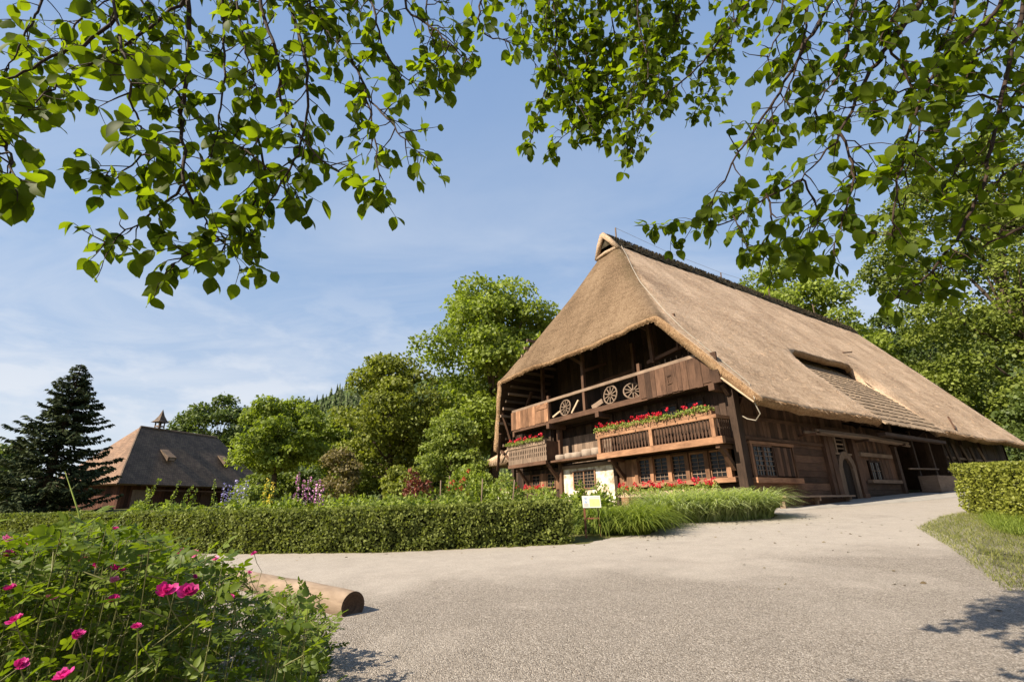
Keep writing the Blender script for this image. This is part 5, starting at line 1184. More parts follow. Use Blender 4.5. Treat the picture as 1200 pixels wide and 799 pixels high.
# verge of grass below the right hedge, and turf
verge = [(9.45, 12.2), (12.1, 14.6), (13.6, 15.6), (13.9, 14.9), (12.0, 10.5), (10.4, 6.5), (7.0, 5.2), (5.6, 6.2), (7.7, 9.3)]
V_ = fill(verge, 30000, 5)
V_ = V_[np.array([0.5+0.5*noise.noise(Vector((p[0]*1.4, p[1]*1.4, 3)))+0.9*(p[0]*0.85-p[1]*0.5-1.75) > 0.42 for p in V_])]
o = blades('verge_grass', V_, 0.15, GREEN['lawn'], kind='stuff', spread=0.8, arch=0.9, wid=0.02, seed=45)
V2 = fill([(10.3, 11.2), (12.6, 13.9), (13.8, 14.6), (12.9, 11.8), (11.5, 8.6), (10.3, 6.2), (8.8, 6.4), (9.4, 9.0)], 9000, 6)
blades('verge_tussocks', V2, 0.40, GREEN['lily'], kind='stuff', spread=0.7, arch=1.2, wid=0.012, seed=46)
# sparse tufts at the hedge foot
F_ = np.concatenate([fill([(1.2, 11.35), (-2.8, 11.0), (-5.7, 11.4), (-9, 12.25), (-9, 12.4), (-5.7, 11.6), (-2.8, 11.2), (1.2, 11.55)], 900, 7)])
blades('hedge_foot_weeds', F_, 0.13, GREEN['lawn'], kind='stuff', spread=0.9, arch=1.0, wid=0.06, seed=47)

def litter():
    n = 320; xy = np.concatenate([fill([(-6, 10.9), (1.3, 11.2), (3.2, 12.5), (4.2, 15.2), (7.8, 15.6), (9.2, 17.0), (10, 16), (4, 12), (1, 10.6), (-6, 10.2)], 170, 21), fill([(-2, 4), (6, 4), (10, 12), (13, 15), (9, 17), (2, 10.5), (-5, 10.5)], 150, 22)]); n = len(xy)
    z = np.array([h(x, y) for x, y in xy])+0.014; a = rng.uniform(0, 6.28, n)
    o = scatter('leaf_litter', T_OV[0], T_OV[1], np.concatenate([xy, z[:, None]], 1), np.stack([np.cos(a), np.sin(a), np.zeros(n)], 1), np.array([0, 0, 1.0])+rng.normal(size=(n, 3))*0.25, rng.uniform(0.03, 0.075, n), rng.random(n), leafmat('dry fallen leaves', (0.06, 0.040, 0.022), (0.19, 0.14, 0.06), 0.1)); tag(o, kind='stuff')
litter()
# ---- garden behind the hedge
garden_mix = [GREEN['willow'], GREEN['bright'], GREEN['willow'], GREEN['lily']]
def leafy(name, x, y, hgt, r, m, label, cat, n, leaf, seed, group=None):
    r_ = np.random.default_rng(seed); z0 = h(x, y); o = empty(name, (x, y, z0), 0, label=label, cat=cat, group=group)
    u = norm(r_.normal(size=(n, 3))); u[:, 2] = abs(u[:, 2]); rr = (0.35+0.65*r_.random(n)**0.5)[:, None]
    P = u*rr*np.array([r, r, hgt]); lump = np.array([1+0.28*noise.noise(Vector((p[0]*2+seed, p[1]*2, p[2]*2))) for p in P])[:, None]; P *= lump
    d = u*0.7+r_.normal(size=(n, 3))*0.6; nn = u+r_.normal(size=(n, 3))*0.7+np.array([0, 0, 0.4])
    scatter('foliage', T_DIA[0], T_DIA[1], P, d, nn, leaf*r_.uniform(0.6, 1.4, n), r_.random(n), m, o)
    mb = MB()
    for k in range(6): a = r_.uniform(0, 6.28); mb.tube([(0.05*math.cos(a), 0.05*math.sin(a), -0.05), (0.5*r*math.cos(a), 0.5*r*math.sin(a), hgt*0.75)], [0.015, 0.006], 4)
    mb.build('stems', GREEN['mid'], o)
    return o
def spike(name, x, y, hgt, mf, ml, label, cat, seed, group, tip=0.5, rad=0.045, bend=0.0):
    r_ = np.random.default_rng(seed); z0 = h(x, y); o = empty(name, (x, y, z0), 0, label=label, cat=cat, group=group)
    mb = MB(); tp = [(bend*hgt*t**2.5, 0, hgt*t) for t in np.linspace(0, 1, 7)]; mb.tube(tp, np.linspace(0.018, 0.006, 7), 5); mb.build('stem', GREEN['mid'], o)
    n = int(62*tip*hgt)+10; t = 1-tip+tip*r_.random(n); a = r_.uniform(0, 6.28, n); q = rad*(1.15-(t-1+tip)/tip)
    P = np.stack([bend*hgt*t**2.5+q*np.cos(a), q*np.sin(a), hgt*t], 1); d = np.stack([np.cos(a), np.sin(a), np.full(n, -0.2)], 1)
    scatter('blossoms', T_PET[0], T_PET[1], P, d, rand_unit(n), r_.uniform(0.035, 0.060, n), r_.random(n), mf, o)
    n = 70; t = r_.random(n)**1.5*(1-tip)*1.0; a = r_.uniform(0, 6.28, n); P = np.stack([0.05*np.cos(a), 0.05*np.sin(a), hgt*t+0.05], 1); d = np.stack([np.cos(a), np.sin(a), r_.uniform(-0.2, 0.6, n)], 1)
    scatter('foliage', T_OV[0], T_OV[1], P, d, np.array([0, 0, 1.0])+r_.normal(size=(n, 3))*0.3, r_.uniform(0.12, 0.26, n), r_.random(n), ml, o)
    return o
def gxy(px_, Y): p = at(px_, 580, Y); return p[0], Y
i = 0
for px_, Y in ((262, 15.5), (268, 15.6), (275, 15.3), (281, 15.8), (287, 15.5)):
    x, y = gxy(px_, Y); spike('delphinium', x, y, 1.45+0.2*rnd.random(), GREEN['violet'], GREEN['mid'], 'violet blue delphinium spike among the five behind the hedge, before the barn\'s right end', 'flower', 100+i, 'delphinium spikes behind the hedge'); i += 1
for px_, Y, hh in ((347, 15.0, 1.85), (355, 15.3, 1.6), (361, 15.1, 1.7), (368, 15.4, 1.55), (372, 15.0, 1.6), (377, 15.2, 1.45)):
    x, y = gxy(px_, Y); spike('foxglove', x, y, hh, GREEN['fox'], GREEN['mid'], 'tall pink foxglove spike in the group below the round tree', 'flower', 120+i, 'foxglove spikes below the round tree'); i += 1
for px_, Y, hh, bd in ((168, 14.6, 1.75, 0.22), (182, 14.8, 1.55, -0.2), (200, 14.7, 1.7, 0.12), (212, 14.9, 1.55, 0.2), (226, 15.0, 1.45, 0.05), (254, 15.2, 1.7, -0.1)):
    x, y = gxy(px_, Y); spike('mullein', x, y, hh, GREEN['lily'], GREEN['bright'], 'green mullein spike with nodding tip, in the row before the barn wall', 'flower', 140+i, 'mullein spikes before the barn wall', 0.45, 0.045, bd); i += 1
for px_, Y, hh in ((311, 15.4, 1.7), (318, 15.6, 1.6)):
    x, y = gxy(px_, Y); spike('mullein', x, y, hh, GREEN['yellow'], GREEN['bright'], 'yellow flowered mullein spike beside the pink foxgloves', 'flower', 160+i, 'yellow mullein spikes'); i += 1
r3 = np.random.default_rng(77)
names = ['leafy herb plant in the garden bed behind the long hedge']
for k in range(66):
    px_ = 150+k*8.6+r3.normal()*4; Y = 13.2+r3.random()*4.5 if px_ < 520 else 13.5+r3.random()*7
    x, y = gxy(px_, Y); leafy('garden_plant', x, y, r3.uniform(0.75, 1.15), r3.uniform(0.35, 0.6), garden_mix[r3.integers(4)], names[0], 'plant', 620, 0.12, 200+k, 'herb plants in the garden bed')
x, y = gxy(487, 19); leafy('bronze_shrub', x, y, 1.75, 0.7, GREEN['bronze'], 'bronze red leaved shrub in the middle of the garden', 'shrub', 1500, 0.13, 301)
x, y = gxy(590, 18); leafy('pale_shrub', x, y, 1.6, 0.8, GREEN['willow'], 'pale green bush at the right of the stakes', 'shrub', 1700, 0.12, 302)
x, y = gxy(560, 20); leafy('pale_shrub', x, y, 1.7, 0.9, GREEN['bright'], 'fresh green bush below the leafy corner shrub', 'shrub', 1900, 0.12, 303)
for k, (px_, Y, hh) in enumerate(((516, 17, 1.45), (524, 17.5, 1.6), (563, 16.5, 1.45), (598, 17, 1.4), (545, 17.2, 1.3))):
    x, y = gxy(px_, Y); mb = MB(); mb.tube([(0, 0, -0.1), (0.02, 0, hh)], 0.022, 6, 0.5); o = mb.build('garden_stake', M['wood_grey'], None, True); o.location = (x, y, h(x, y)); o.rotation_euler = (rnd.uniform(-.08, .08), rnd.uniform(-.1, .1), 0)
    tag(o, 'thin grey wooden stake standing in the garden near the climbing roses', 'stake', 'garden stakes')
def rose_climber(px_, Y, seed, lab):
    x, y = gxy(px_, Y); r_ = np.random.default_rng(seed); o = leafy('climbing_rose', x, y, 1.7, 0.35, GREEN['mid'], lab, 'rose bush', 420, 0.11, seed)
    k = 5; c = np.stack([r_.normal(size=k)*0.25, r_.normal(size=k)*0.25, r_.uniform(0.9, 1.8, k)], 1); pp, dd = [], []
    for q in c: u = rand_unit(12); pp.append(q+u*0.03); dd.append(u)
    pp, dd = np.concatenate(pp), np.concatenate(dd); scatter('blossoms', T_PET[0], T_PET[1], pp, dd, rand_unit(len(pp)), np.full(len(pp), 0.05), r_.random(len(pp)), GREEN['red'], o)
rose_climber(530, 17.3, 310, 'red climbing rose on the left stakes of the garden'); rose_climber(541, 16.8, 311, 'red climbing rose nearer the farmhouse, right of its neighbour')

#@@NEAR
# ------------------------------------------------------------------ things near the viewer
def sign():
    p = gp(687, 630); o = empty('information_sign', tuple(p), R(-4), label='small white and yellow information board on rust brown posts at the hedge end', cat='sign')
    rust = plain('rust brown steel', (0.15, 0.055, 0.03), 0.7, 0.3)
    for k, (x, y, hgt) in enumerate(((0, 0, 0.86), (0.36, 0.24, 0.66))):
        mb = MB(); mb.box(x-0.022, x+0.022, y-0.022, y+0.022, -0.1, hgt); mb.build('post', rust, o)
    mb = MB(); mb.box(0.022, 0.36, 0.0, 0.03, 0.42, 0.455); mb.build('cross_bar', rust, o)
    piv = np.array([0.22, -0.06, 0.80]); pit = R(38)
    def PP(x, y, z): return (piv[0]+x, piv[1]+y*math.sin(pit)-z*math.cos(pit)*-0.0+y*0, 0)
    e = np.array([0, math.sin(R(30)), math.cos(R(30))]); nrm = np.array([0, -math.cos(R(30)), math.sin(R(30))])
    def slab(x0, x1, a0, a1, t0, t1, name, m, par):
        mb = MB(); Q = []
        for t in (t0, t1):
            for (x, a) in ((x0, a0), (x1, a0), (x1, a1), (x0, a1)): q = piv+np.array([x, 0, 0])+e*a+nrm*t; Q.append(tuple(q))
        mb.hexa(Q); return mb.build(name, m, par)
    bd = slab(-0.26, 0.18, -0.14, 0.18, -0.012, 0.012, 'board', plain('white sign board', (0.50, 0.47, 0.41), 0.6, 0.2, 0.08), o)
    slab(-0.09, 0.155, -0.11, 0.09, 0.012, 0.016, 'map_picture', plain('yellow printed map', (0.62, 0.46, 0.16), 0.5, 0.4, 0.2, 12), bd)
    slab(-0.07, 0.155, 0.12, 0.14, 0.012, 0.016, 'title_line', plain('grey print', (0.30, 0.29, 0.28), 0.5, 0.3, 0.05), bd)
    for (x, a) in ((-0.18, 0.11), (-0.18, 0.01)):
        mb = MB(); ring = []
        c = piv+np.array([x, 0, 0])+e*a
        mb.tube([tuple(c+nrm*0.011), tuple(c+nrm*0.016)], 0.035, 14); mb.build('round_emblem', plain('blue grey print', (0.25, 0.29, 0.38), 0.5, 0.3, 0.05), bd)
    for k in range(4): slab(-0.23, -0.12, -0.11+k*0.022, -0.102+k*0.022, 0.012, 0.015, 'text_line', plain('dark print', (0.2, 0.2, 0.2), 0.5, 0.3, 0.05), bd)
sign()
def log():
    p = np.array([-1.80, 5.90]); e = np.array([-0.78, 0.626]); L = 3.2; r0 = 0.145
    z = h(*p)+r0-0.01; o = empty('log', (p[0], p[1], h(*p)), 0, label='debarked pale log lying as a barrier on the gravel beside the roses', cat='log')
    mb = MB(); pts = []; rr = []
    for t in np.linspace(0, L, 14): q = e*t; pts.append((q[0], q[1], h(p[0]+q[0], p[1]+q[1])-h(*p)+r0-0.01)); rr.append(r0*(1+0.05*math.sin(t*2.1)+0.02*math.sin(t*7)))
    mb.tube(pts, rr, 22, 0.7, cap=False); mb.build('trunk_wood', M['logwood'], o, True)
    c = np.array([0, 0, r0-0.01]); mb = MB(); a3 = np.array([e[0], e[1], 0.0]); side = np.array([-e[1], e[0], 0]); up = np.array([0, 0, 1])
    rings = [1.0, 0.86, 0.6, 0.3, 0.06]; dep = [0, 0.004, 0.03, 0.05, 0.06]; n = 22
    for r_, dp in zip(rings, dep):
        for k in range(n): an = 2*math.pi*k/n; mb.v.append(tuple(c+(side*math.cos(an)+up*math.sin(an))*r0*r_+a3*dp))
    for i_ in range(4):
        for k in range(n): mb.face((i_*n+k, (i_+1)*n+k, (i_+1)*n+(k+1) % n, i_*n+(k+1) % n), [(i_, k*.1), (i_+1, k*.1), (i_+1, k*.1+.1), (i_, k*.1+.1)], 0.4)
    mb.face(tuple(4*n+k for k in range(n)), [(0, 0)]*n, 0.4); mb.build('sawn_end', M['endgrain'], o)
M['logwood'] = wood('weathered pale log', (0.10, 0.068, 0.046), (0.31, 0.23, 0.165), grain=5.0, tone=(0.9, 1.1)); M['endgrain'] = wood('dark sawn end grain', (0.035, 0.021, 0.014), (0.13, 0.080, 0.050), tone=(0.9, 1.1))
log()

# ---- the rose bush
def pinnate():
    lv, lf = ovate(0.27, 0.10, 0.18); V, F = [], []
    for (x, s, sc) in ((0.14, 1, 0.42), (0.14, -1, 0.42), (0.46, 1, 0.50), (0.46, -1, 0.50), (0.64, 0, 0.58)):
        b = len(V); an = s*R(58)
        for (a, c, z) in lv:
            a, c, z = a*sc, c*sc, z*sc; V.append((x+a*math.cos(an)-c*math.sin(an), a*math.sin(an)+c*math.cos(an), z+0.03-0.10*x*x*2))
        F += [tuple(b+i for i in f) for f in lf]
    b = len(V); V += [(0, -0.008, 0), (0, 0.008, 0), (0.72, 0.004, -0.08), (0.72, -0.004, -0.08)]; F.append((b, b+1, b+2, b+3))
    return V, F
def rose_top(x, y):                                # how high the bush stands at a place
    px_ = 600+FPX*x/max(0.8, y)
    lim = np.interp(px_, [-400, 0, 60, 120, 200, 250, 330, 400, 430], [626, 628, 632, 612, 622, 648, 664, 700, 770])
    d = ray(px_, lim); return CAMZ + d[2]/d[1]*y
def rose_bush():
    r_ = np.random.default_rng(55); o = empty('rose_bush', (-2.0, 2.6, h(-2, 2.6)), 0, label='big leafy rose bush with magenta blossoms filling the near left corner', cat='rose bush'); b0 = np.array(o.location)
    mb = MB(); P, D, U = [], [], []; tips = []
    for k in range(1150):
        y = r_.uniform(1.75, 4.7); pxx = r_.uniform(-260, 395) if r_.random() < 0.86 else r_.uniform(320, 405); x = (pxx-600)/FPX*y
        zt = rose_top(x, y)-abs(r_.normal())*0.10
        if pxx > 240 and r_.random() < 0.80*min(1, (pxx-240)/70): continue
        if pxx > 300: zt -= 0.05
        if zt < h(x, y)+0.3: continue
        lean = r_.normal(size=2)*0.16; b = np.array([x-lean[0], y-lean[1], h(x, y)-0.05]); t_ = np.array([x, y, zt])
        pts = [b+(t_-b)*t+np.array([lean[0], lean[1], 0])*0.5*math.sin(t*3.0)*0.6 for t in np.linspace(0, 1, 6)]
        mb.tube([p-b0 for p in pts], np.linspace(0.0034, 0.0013, 6), 5, cap=False); tips.append(t_)
        m_ = r_.integers(11, 18)
        for q in range(m_):
            t = 1-(q/m_)**1.15*0.80-r_.random()*0.03; s = max(0, min(4.999, t*5)); i_ = int(s); p = pts[i_]+(pts[i_+1]-pts[i_])*(s-i_)
            an = q*2.4+k; dd = np.array([math.cos(an), math.sin(an), 0.35+r_.normal()*0.25]); P.append(p); D.append(dd); U.append(np.array([-0.3, -0.3, 1.0])+r_.normal(size=3)*0.6)
            if r_.random() < 0.35:   # short side shoot
                e = p+dd*0.09; mb.tube([p-b0, e-b0], [0.003, 0.002], 4, cap=False); P.append(e); D.append(dd+r_.normal(size=3)*0.6); U.append(np.array([0, 0, 1.0])+r_.normal(size=3)*0.4)
    mb.build('canes', GREEN['canes'], o, True)
    P = np.array(P)-b0; n = len(P); tv, tf = pinnate()
    scatter('foliage', tv, tf, P, np.array(D), np.array(U), r_.uniform(0.050, 0.090, n), np.clip(r_.normal(0.5, 0.25, n), 0, 1), GREEN['rose'], o)
    # blossoms
    fl = [(195, 694, 2.1, .050, 'magenta', 1), (118, 664, 2.7, .052, 'magenta', 1), (134, 680, 2.3, .026, 'pink', 0), (133, 703, 2.2, .030, 'magenta', 0), (66, 642, 2.6, .030, 'magenta', 0), (81, 635, 2.9, .026, 'magenta', 0), (135, 620, 3.2, .024, 'magenta', 0), (161, 651, 3.0, .030, 'pink', 0), (211, 648, 3.3, .042, 'magenta', 1), (230, 651, 3.3, .03, 'pink', 0), (298, 649, 3.9, .03, 'magenta', 0), (8, 632, 2.8, .034, 'pink', 0), (10, 651, 2.5, .036, 'magenta', 0), (18, 727, 1.9, .030, 'magenta', 0), (23, 780, 1.75, .032, 'magenta', 0), (76, 793, 1.7, .036, 'magenta', 0), (228, 676, 2.4, .016, 'magenta', 0), (292, 671, 3.3, .020, 'pink', 0), (47, 662, 2.6, .018, 'pink', 0), (30, 640, 2.9, .03, 'magenta', 0), (98, 656, 2.8, .03, 'magenta', 0), (175, 640, 3.2, .028, 'magenta', 0), (252, 655, 3.4, .03, 'pink', 0), (60, 700, 2.2, .026, 'pink', 0), (90, 745, 1.9, .028, 'magenta', 0), (160, 735, 2.0, .022, 'magenta', 0), (270, 700, 2.4, .022, 'magenta', 0), (12, 690, 2.2, .03, 'magenta', 0)]
    for (fx, fy, Y, r0, mk, big) in fl:
        c = at(fx, fy, max(1.45, Y*0.80))
        pp, dd, uu, ss = [], [], [], []
        for kk in range(2 if big else 1):
            cc = c+np.array([0.055*kk, 0.02*kk, -0.008*kk-0.0])
            ax = norm(np.array([r_.normal()*0.35+0.15, -0.45, 0.9])); e1 = norm(np.cross(ax, [0, 1, 0.2])); e2 = np.cross(ax, e1)
            for ring, (k_, open_, sc) in enumerate(((6, 0.95, 1.0), (6, 0.65, 0.85), (5, 0.30, 0.62))):
                for q in range(k_):
                    a = 2*math.pi*q/k_+ring*0.5+r_.normal()*0.2; out = e1*math.cos(a)+e2*math.sin(a); pp.append(cc); dd.append(out*open_+ax*(1.05-open_*0.75)+r_.normal(size=3)*0.12); uu.append(ax-out*0.3+r_.normal(size=3)*0.15); ss.append(r0*sc*r_.uniform(0.85, 1.15))
        pp = np.array(pp)-b0; ss = np.array(ss)*0.64
        pv = [(0, 0, 0), (0.35, 0.30, 0.03), (0.75, 0.50, 0.16), (1.0, 0.28, 0.20), (0.92, 0, 0.10), (1.0, -0.28, 0.22), (0.75, -0.50, 0.16), (0.35, -0.30, 0.03), (0.5, 0, -0.03)]
        pf = [(0, 1, 8), (1, 2, 8), (2, 3, 4, 8), (4, 5, 6, 8), (6, 7, 8), (7, 0, 8)]
        b_ = scatter('blossom', pv, pf, pp, np.array(dd), np.array(uu), np.array(ss), np.clip(r_.normal(0.45, 0.3, len(pp)), 0, 1), GREEN[mk], o)
        mb = MB(); mb.tube([c-b0, c-b0+np.array([0.012, 0.02, -0.05]), c-b0+np.array([0.035, 0.05, -0.10]), c-b0+np.array([-0.05, 0.06, -0.55 if fx > 240 else -0.16])], [0.0018, 0.0016, 0.0014, 0.0016], 5); mb.build('flower_stalk', GREEN['canes'], o)
    return o
GREEN['canes'] = leafmat('green brown canes', (0.10, 0.085, 0.03), (0.16, 0.17, 0.05), 0.0)
rose_bush()
# a tall grass blade and stalk rising from the roses
p = at(88, 640, 3.0)
mb = MB(); a, b, c = at(102, 655, 3.0), at(92, 600, 3.0), at(76, 552, 3.0); g0 = np.array([a[0]+0.02, a[1], h(a[0], a[1])]); mb.tube([tuple(x-g0) for x in (g0, a, b, c)], [0.006, 0.006, 0.005, 0.0012], 5, 0.9)
o = mb.build('grass_stalk', GREEN['lily'], None, True); o.location = g0; tag(o, 'single tall grass stalk rising out of the roses', 'grass stalk')

# ---- the tree whose branches hang over the viewer
def canopy():
    r_ = np.random.default_rng(99)
    o = empty('overhanging_tree', (3.4, -2.6, h(3.4, -2.6)), 0, label='broadleaf tree whose drooping branches hang across the sky overhead', cat='tree'); b0 = np.array(o.location)
    limbs = MB(); T0 = np.array([3.4, -2.6, -0.5]); T1 = np.array([3.2, -2.4, 3.6])
    trunk = MB(); trunk.tube([T0-b0, (T0+T1)/2-b0+np.array([0.05, 0, 0]), T1-b0, np.array([2.9, -2.2, 6.5])-b0], [0.34, 0.28, 0.24, 0.12], 12); trunk.build('trunk', M['bark'], o, True)
    hub = [np.array([-2.3, -0.1, 3.7]), np.array([-1.0, -0.15, 3.8]), np.array([0.2, -0.2, 3.9]), np.array([1.3, -0.3, 4.0]), np.array([2.6, 0.0, 4.1]), np.array([3.6, 0.4, 3.9])]
    l1 = [T1, np.array([2.4, -1.5, 4.1])] + [hub[3], hub[2], hub[1], hub[0]]; limbs.tube([p-b0 for p in l1], [0.18, 0.13, 0.09, 0.075, 0.06, 0.04], 9, cap=False)
    l2 = [T1+np.array([0, 0, 0.5]), np.array([3.0, -1.2, 4.3]), hub[4], hub[5]]; limbs.tube([p-b0 for p in l2], [0.16, 0.12, 0.08, 0.04], 9, cap=False)
    limbs.build('limbs', M['bark'], o, True)
    # main hanging branches: (px, py) along the branch and the distance range
    BR = [
     ([(226, -60), (222, 0), (218, 90), (213, 140), (217, 215), (238, 252), (256, 280)], 1.9, 1.9, .010, 1.0),
     ([(217, 215), (190, 240), (160, 262), (122, 285)], 1.9, 1.75, .005, 1.3), ([(200, 190), (170, 180), (140, 205), (115, 205)], 1.8, 1.7, .004, 1.3),
     ([(306, -60), (306, 0), (325, 68), (331, 124), (363, 173), (408, 210)], 2.2, 2.1, .008, 1.1), ([(338, -60), (338, 0), (361, 83), (355, 160), (330, 215), (300, 262)], 2.4, 2.2, .007, 1.1),
     ([(389, -60), (389, 19), (415, 75), (434, 128), (445, 215)], 2.3, 2.1, .008, 1.1), ([(426, 109), (460, 146), (490, 178)], 2.2, 2.1, .004, 1.2), ([(473, -60), (473, 0), (513, 38), (548, 70)], 2.1, 2.0, .006, 1.0), ([(562, -60), (562, 0), (566, 38), (592, 48)], 2.2, 2.2, .005, 0.9),
     ([(180, -60), (130, 28), (60, 68), (0, 99), (-40, 110)], 1.6, 1.5, .007, 0.9), ([(217, 0), (150, 50), (90, 84), (50, 115), (30, 130)], 1.7, 1.5, .006, 1.0), ([(-60, 60), (-20, 130), (8, 170), (14, 205)], 1.35, 1.25, .005, 1.3),
     ([(120, -60), (135, 20), (150, 90), (160, 140), (172, 165)], 1.45, 1.35, .005, 1.1), ([(190, 90), (250, 150), (300, 185), (345, 222)], 2.0, 2.2, .005, 1.2), ([(262, -60), (262, 40), (262, 110), (248, 180)], 1.9, 1.9, .006, 1.0), ([(300, 150), (308, 210), (285, 255), (264, 285)], 2.0, 1.9, .005, 1.3), ([(256, 280), (230, 293), (205, 308)], 1.9, 1.85, .004, 1.4), ([(258, 280), (285, 300)], 1.9, 1.9, .004, 1.4),
     ([(60, -60), (50, 0), (30, 40), (10, 80)], 1.6, 1.6, .005, 1.0), ([(100, -50), (95, 10), (80, 50), (60, 95)], 1.8, 1.8, .005, 1.0), ([(150, -50), (175, 20), (190, 60), (185, 110)], 2.1, 2.1, .005, 1.0), ([(420, -50), (440, 20), (450, 60), (480, 95)], 2.4, 2.4, .005, 1.0), ([(270, -50), (285, 40), (300, 100)], 2.5, 2.5, .005, 1.0), ([(510, -50), (500, 10), (510, 60), (515, 85)], 2.2, 2.2, .004, 1.0), ([(350, -50), (370, 20), (395, 50)], 2.6, 2.6, .005, 1.0),
     # right-hand group
     ([(1100, -60), (1080, 0), (1040, 55), (1013, 95), (985, 155), (940, 210)], 2.3, 2.5, .013, 0.9), ([(900, -60), (878, 0), (840, 53), (818, 79), (788, 105), (761, 135), (739, 178)], 2.7, 2.5, .009, 1.05), ([(990, -60), (973, 0), (940, 60), (900, 130), (865, 180), (835, 235)], 2.6, 2.4, .008, 0.95),
     ([(1210, -40), (1185, 60), (1163, 165), (1150, 225), (1115, 290), (1080, 330), (1052, 348)], 1.9, 1.7, .009, 1.0), ([(1190, -40), (1165, 15), (1130, 50), (1085, 100), (1062, 170), (1048, 250), (1046, 275)], 2.2, 2.0, .008, 0.95), ([(640, -60), (652, 40), (640, 100), (622, 165)], 2.9, 2.8, .006, 1.25), ([(700, -60), (722, 60), (700, 120), (655, 165)], 3.0, 2.8, .006, 1.2), ([(790, -60), (770, 50), (735, 110), (690, 150)], 3.0, 2.8, .007, 1.15),
     ([(1260, 20), (1200, 30), (1120, 80), (1050, 110), (985, 128)], 2.2, 2.4, .008, 1.0), ([(1270, 120), (1210, 130), (1150, 112), (1090, 120)], 2.0, 2.1, .007, 1.0), ([(940, 210), (890, 235), (850, 262), (805, 262), (780, 268)], 2.5, 2.3, .006, 1.35), ([(985, 155), (1000, 200), (990, 250), (978, 285)], 2.4, 2.3, .005, 1.25), ([(1040, 55), (1080, 130), (1065, 200), (1060, 245)], 2.3, 2.2, .005, 1.1), ([(900, 228), (905, 260), (895, 295)], 2.4, 2.3, .004, 1.35), ([(860, 255), (875, 290)], 2.4, 2.3, .004, 1.3), ([(940, 210), (960, 250), (945, 290)], 2.4, 2.4, .004, 1.3),
     ([(620, -60), (612, 10), (618, 60), (640, 90)], 3.0, 3.0, .005, 1.2), ([(680, -60), (672, 20), (690, 80), (680, 125)], 2.8, 2.8, .005, 1.2), ([(740, -60), (748, 20), (760, 90), (735, 165)], 2.6, 2.5, .005, 1.1), ([(830, -60), (800, 20), (775, 70), (770, 110)], 2.9, 2.9, .005, 1.0), ([(1020, -60), (1000, 20), (985, 80), (955, 130)], 2.8, 2.8, .006, 1.0), ([(1060, -60), (1050, 10), (1020, 60)], 2.1, 2.1, .006, 1.0), ([(1130, -60), (1120, 10), (1100, 60), (1090, 100)], 2.6, 2.6, .006, 1.2), ([(1240, 180), (1200, 190), (1165, 215), (1135, 245)], 1.8, 1.8, .006, 1.2), ([(1230, 60), (1190, 110), (1140, 170), (1110, 215)], 2.3, 2.3, .006, 1.3), ([(1240, 250), (1190, 270), (1130, 300), (1090, 318)], 1.7, 1.7, .005, 1.1), ([(920, -60), (915, 20), (900, 70)], 2.9, 2.9, .005, 1.0), ([(1160, -50), (1150, 40), (1110, 150)], 2.8, 2.8, .005, 1.3), ([(950, -60), (945, 20), (930, 90), (905, 140)], 3.2, 3.1, .005, 0.9),
     ([(690, -60), (700, 10), (690, 60), (670, 120)], 2.9, 2.8, .005, 1.3), ([(760, -60), (740, 20), (720, 70), (700, 130)], 3.0, 2.9, .005, 1.3), ([(820, -60), (800, 10), (770, 60), (740, 110)], 2.9, 2.8, .005, 1.2), ([(740, -50), (760, 30), (745, 90), (728, 150)], 2.7, 2.6, .005, 1.2), ([(850, -50), (860, 30), (840, 90), (815, 130)], 2.8, 2.7, .005, 1.1), ([(660, -50), (640, 20), (660, 90), (700, 160)], 2.8, 2.7, .005, 1.2),
     ([(660, -60), (655, 10), (668, 60), (660, 110)], 3.2, 3.2, .005, 1.2), ([(720, -60), (705, 20), (712, 90), (700, 140)], 3.3, 3.3, .005, 1.2), ([(770, -60), (790, 10), (800, 60), (765, 100)], 3.2, 3.1, .005, 1.1),
    ]
    P, D, U, Sz = [], [], [], []; nb = 0
    tw = MB()
    def leafset(p, along, hang, size):
        d = along*0.55+r_.normal(size=3)*0.50+np.array([0, 0, -0.50*hang])
        P.append(p); D.append(d); U.append(np.array([r_.normal()*0.45, -0.15+r_.normal()*0.45, 0.85])); Sz.append(size*r_.uniform(0.65, 1.25))
    def twig(p, d, L, r0, dens, size, level=0):
        k = max(3, int(L/0.034)); pts = [p]; dd = d/np.linalg.norm(d)
        for i_ in range(k):
            dd = norm(dd+r_.normal(size=3)*0.20+np.array([0, 0, -0.07])); pts.append(pts[-1]+dd*(L/k))
        tw.tube([q-b0 for q in pts], np.linspace(r0, 0.0010, k+1), 4, cap=False)
        for i_ in range(1, k+1):
            if r_.random() < dens*(0.35+0.65*i_/k):
                sgn = 1 if i_ % 2 else -1; sd_ = norm(np.cross(dd, [0.1, 0.2, 1.0]))*sgn; leafset(pts[i_], norm(dd*0.7+sd_*0.8), 1.0, size)
            if r_.random() < 0.25 and level == 0: # bare spur or side twig
                sd_ = norm(np.cross(dd, [0, 0.2, 1])*r_.choice([-1, 1])+dd*0.5+r_.normal(size=3)*0.3); twig(pts[i_], sd_, L*r_.uniform(0.25, 0.55), r0*0.6, dens*r_.choice([0.35, 1.0]), size, 1)
        leafset(pts[-1], dd, 0.8, size)
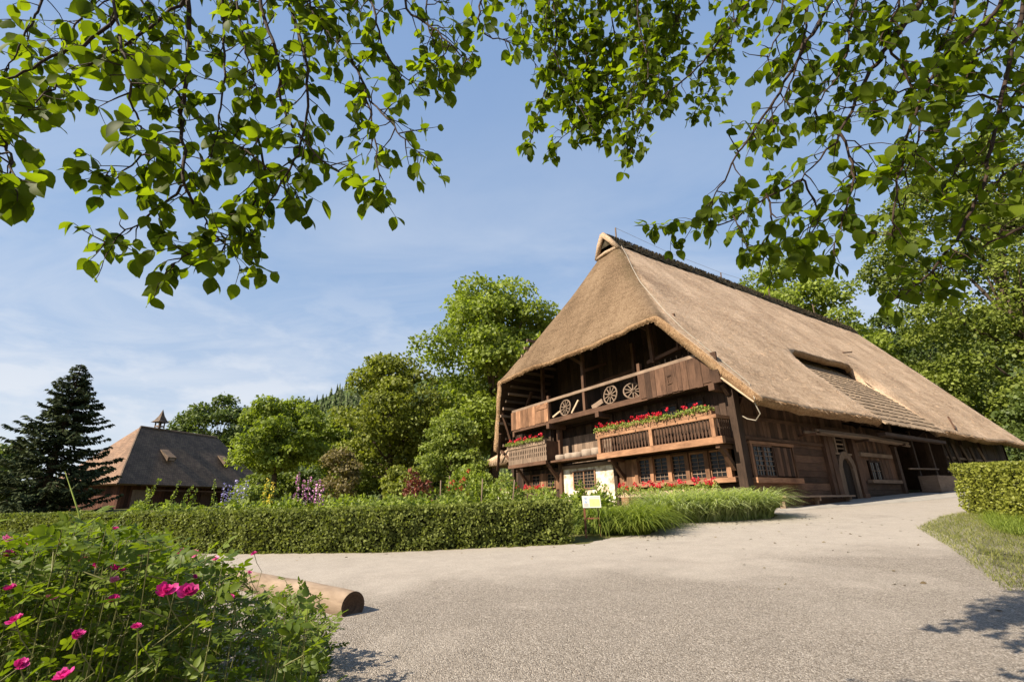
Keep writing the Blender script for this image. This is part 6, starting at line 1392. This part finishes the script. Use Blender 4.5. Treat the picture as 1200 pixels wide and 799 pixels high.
    for (pl, D0, D1, rad, dens) in BR:
        xm = pl[len(pl)//2][0]; fD = 0.90 if xm > 1110 else (0.78 if xm > 1040 else (0.66 if xm > 400 else 0.80))
        if 615 < xm < 900: fD = 0.93
        cap = 2.65 if 615 < xm < 900 else 1.75 if xm > 1110 else (1.45 if xm > 400 else 1.42)
        D0, D1 = min(cap, D0*fD), min(cap, D1*fD)
        mb = MB(); k = len(pl); W3 = [at(px_, py_, D0+(D1-D0)*i_/(k-1)+r_.normal()*0.03) for i_, (px_, py_) in enumerate(pl)]
        # smooth the polyline
        Q = []
        for i_ in range(k-1):
            p0 = W3[max(0, i_-1)]; p1, p2 = W3[i_], W3[i_+1]; p3 = W3[min(k-1, i_+2)]
            for t in np.linspace(0, 1, 7)[:-1]: Q.append(0.5*((2*p1)+(-p0+p2)*t+(2*p0-5*p1+4*p2-p3)*t*t+(-p0+3*p1-3*p2+p3)*t**3)+r_.normal(size=3)*0.004)
        Q.append(W3[-1])
        if pl[0][1] <= -40 or pl[0][0] >= 1230 or pl[0][0] < -30:      # carry on to the nearest limb
            hb_ = min(hub, key=lambda q: np.linalg.norm(q-Q[0])); Q = [hb_, (hb_+Q[0])/2+np.array([0, 0, 0.08])]+Q
            rr = np.concatenate([[rad*1.7, rad*1.3], np.linspace(rad*1.1, 0.0020, len(Q)-2)])
        else: rr = np.linspace(rad, 0.0016, len(Q))
        mb.tube([q-b0 for q in Q], rr, 7, cap=False); mb.build('branch', M['bark_dark'], o, True)
        st = 2 if len(Q) > 3 and np.linalg.norm(Q[0]-Q[1]) > 0.3 else 1
        depth = (D0+D1)/2; size = 0.049+0.010*(depth-1.3)
        if xm < 400: size *= 1.08
        if depth < 1.15: size = 0.060
        L_acc = 0; nxt = 0.03
        tot = sum(np.linalg.norm(Q[i_+1]-Q[i_]) for i_ in range(st, len(Q)-1))
        for i_ in range(st, len(Q)-1):
            seg = Q[i_+1]-Q[i_]; l = np.linalg.norm(seg); L_acc += l
            while nxt < L_acc:
                f = nxt/max(tot, 1e-6); p = Q[i_+1]-seg*((L_acc-nxt)/l)
                e = seg/l; lat = norm(np.cross(e, r_.normal(size=3))); dirn = norm(e*0.55+lat*0.9)
                bare = r_.random() < 0.24
                twig(p, dirn, r_.uniform(0.07, 0.19)*(1.15-0.5*f), 0.0026, (0.1 if bare else 0.80)*min(1.2, dens), size)
                nxt += r_.uniform(0.032, 0.062)*(1.25 if f < 0.45 else 0.95)/max(0.7, dens)
        for _ in range(4): twig(Q[-1], norm(Q[-1]-Q[-3]+r_.normal(size=3)*0.02), r_.uniform(0.06, 0.13), 0.002, 1.0, size, 1)
    tw.build('twigs', M['bark_dark'], o, True)
    n = len(P); print('canopy leaves', n)
    scatter('foliage', *ovate(0.36, 0.11, 0.24), np.array(P)-b0, np.array(D), np.array(U), np.array(Sz), np.clip(r_.normal(0.5, 0.25, n), 0, 1), GREEN['canopy'], o)
canopy()
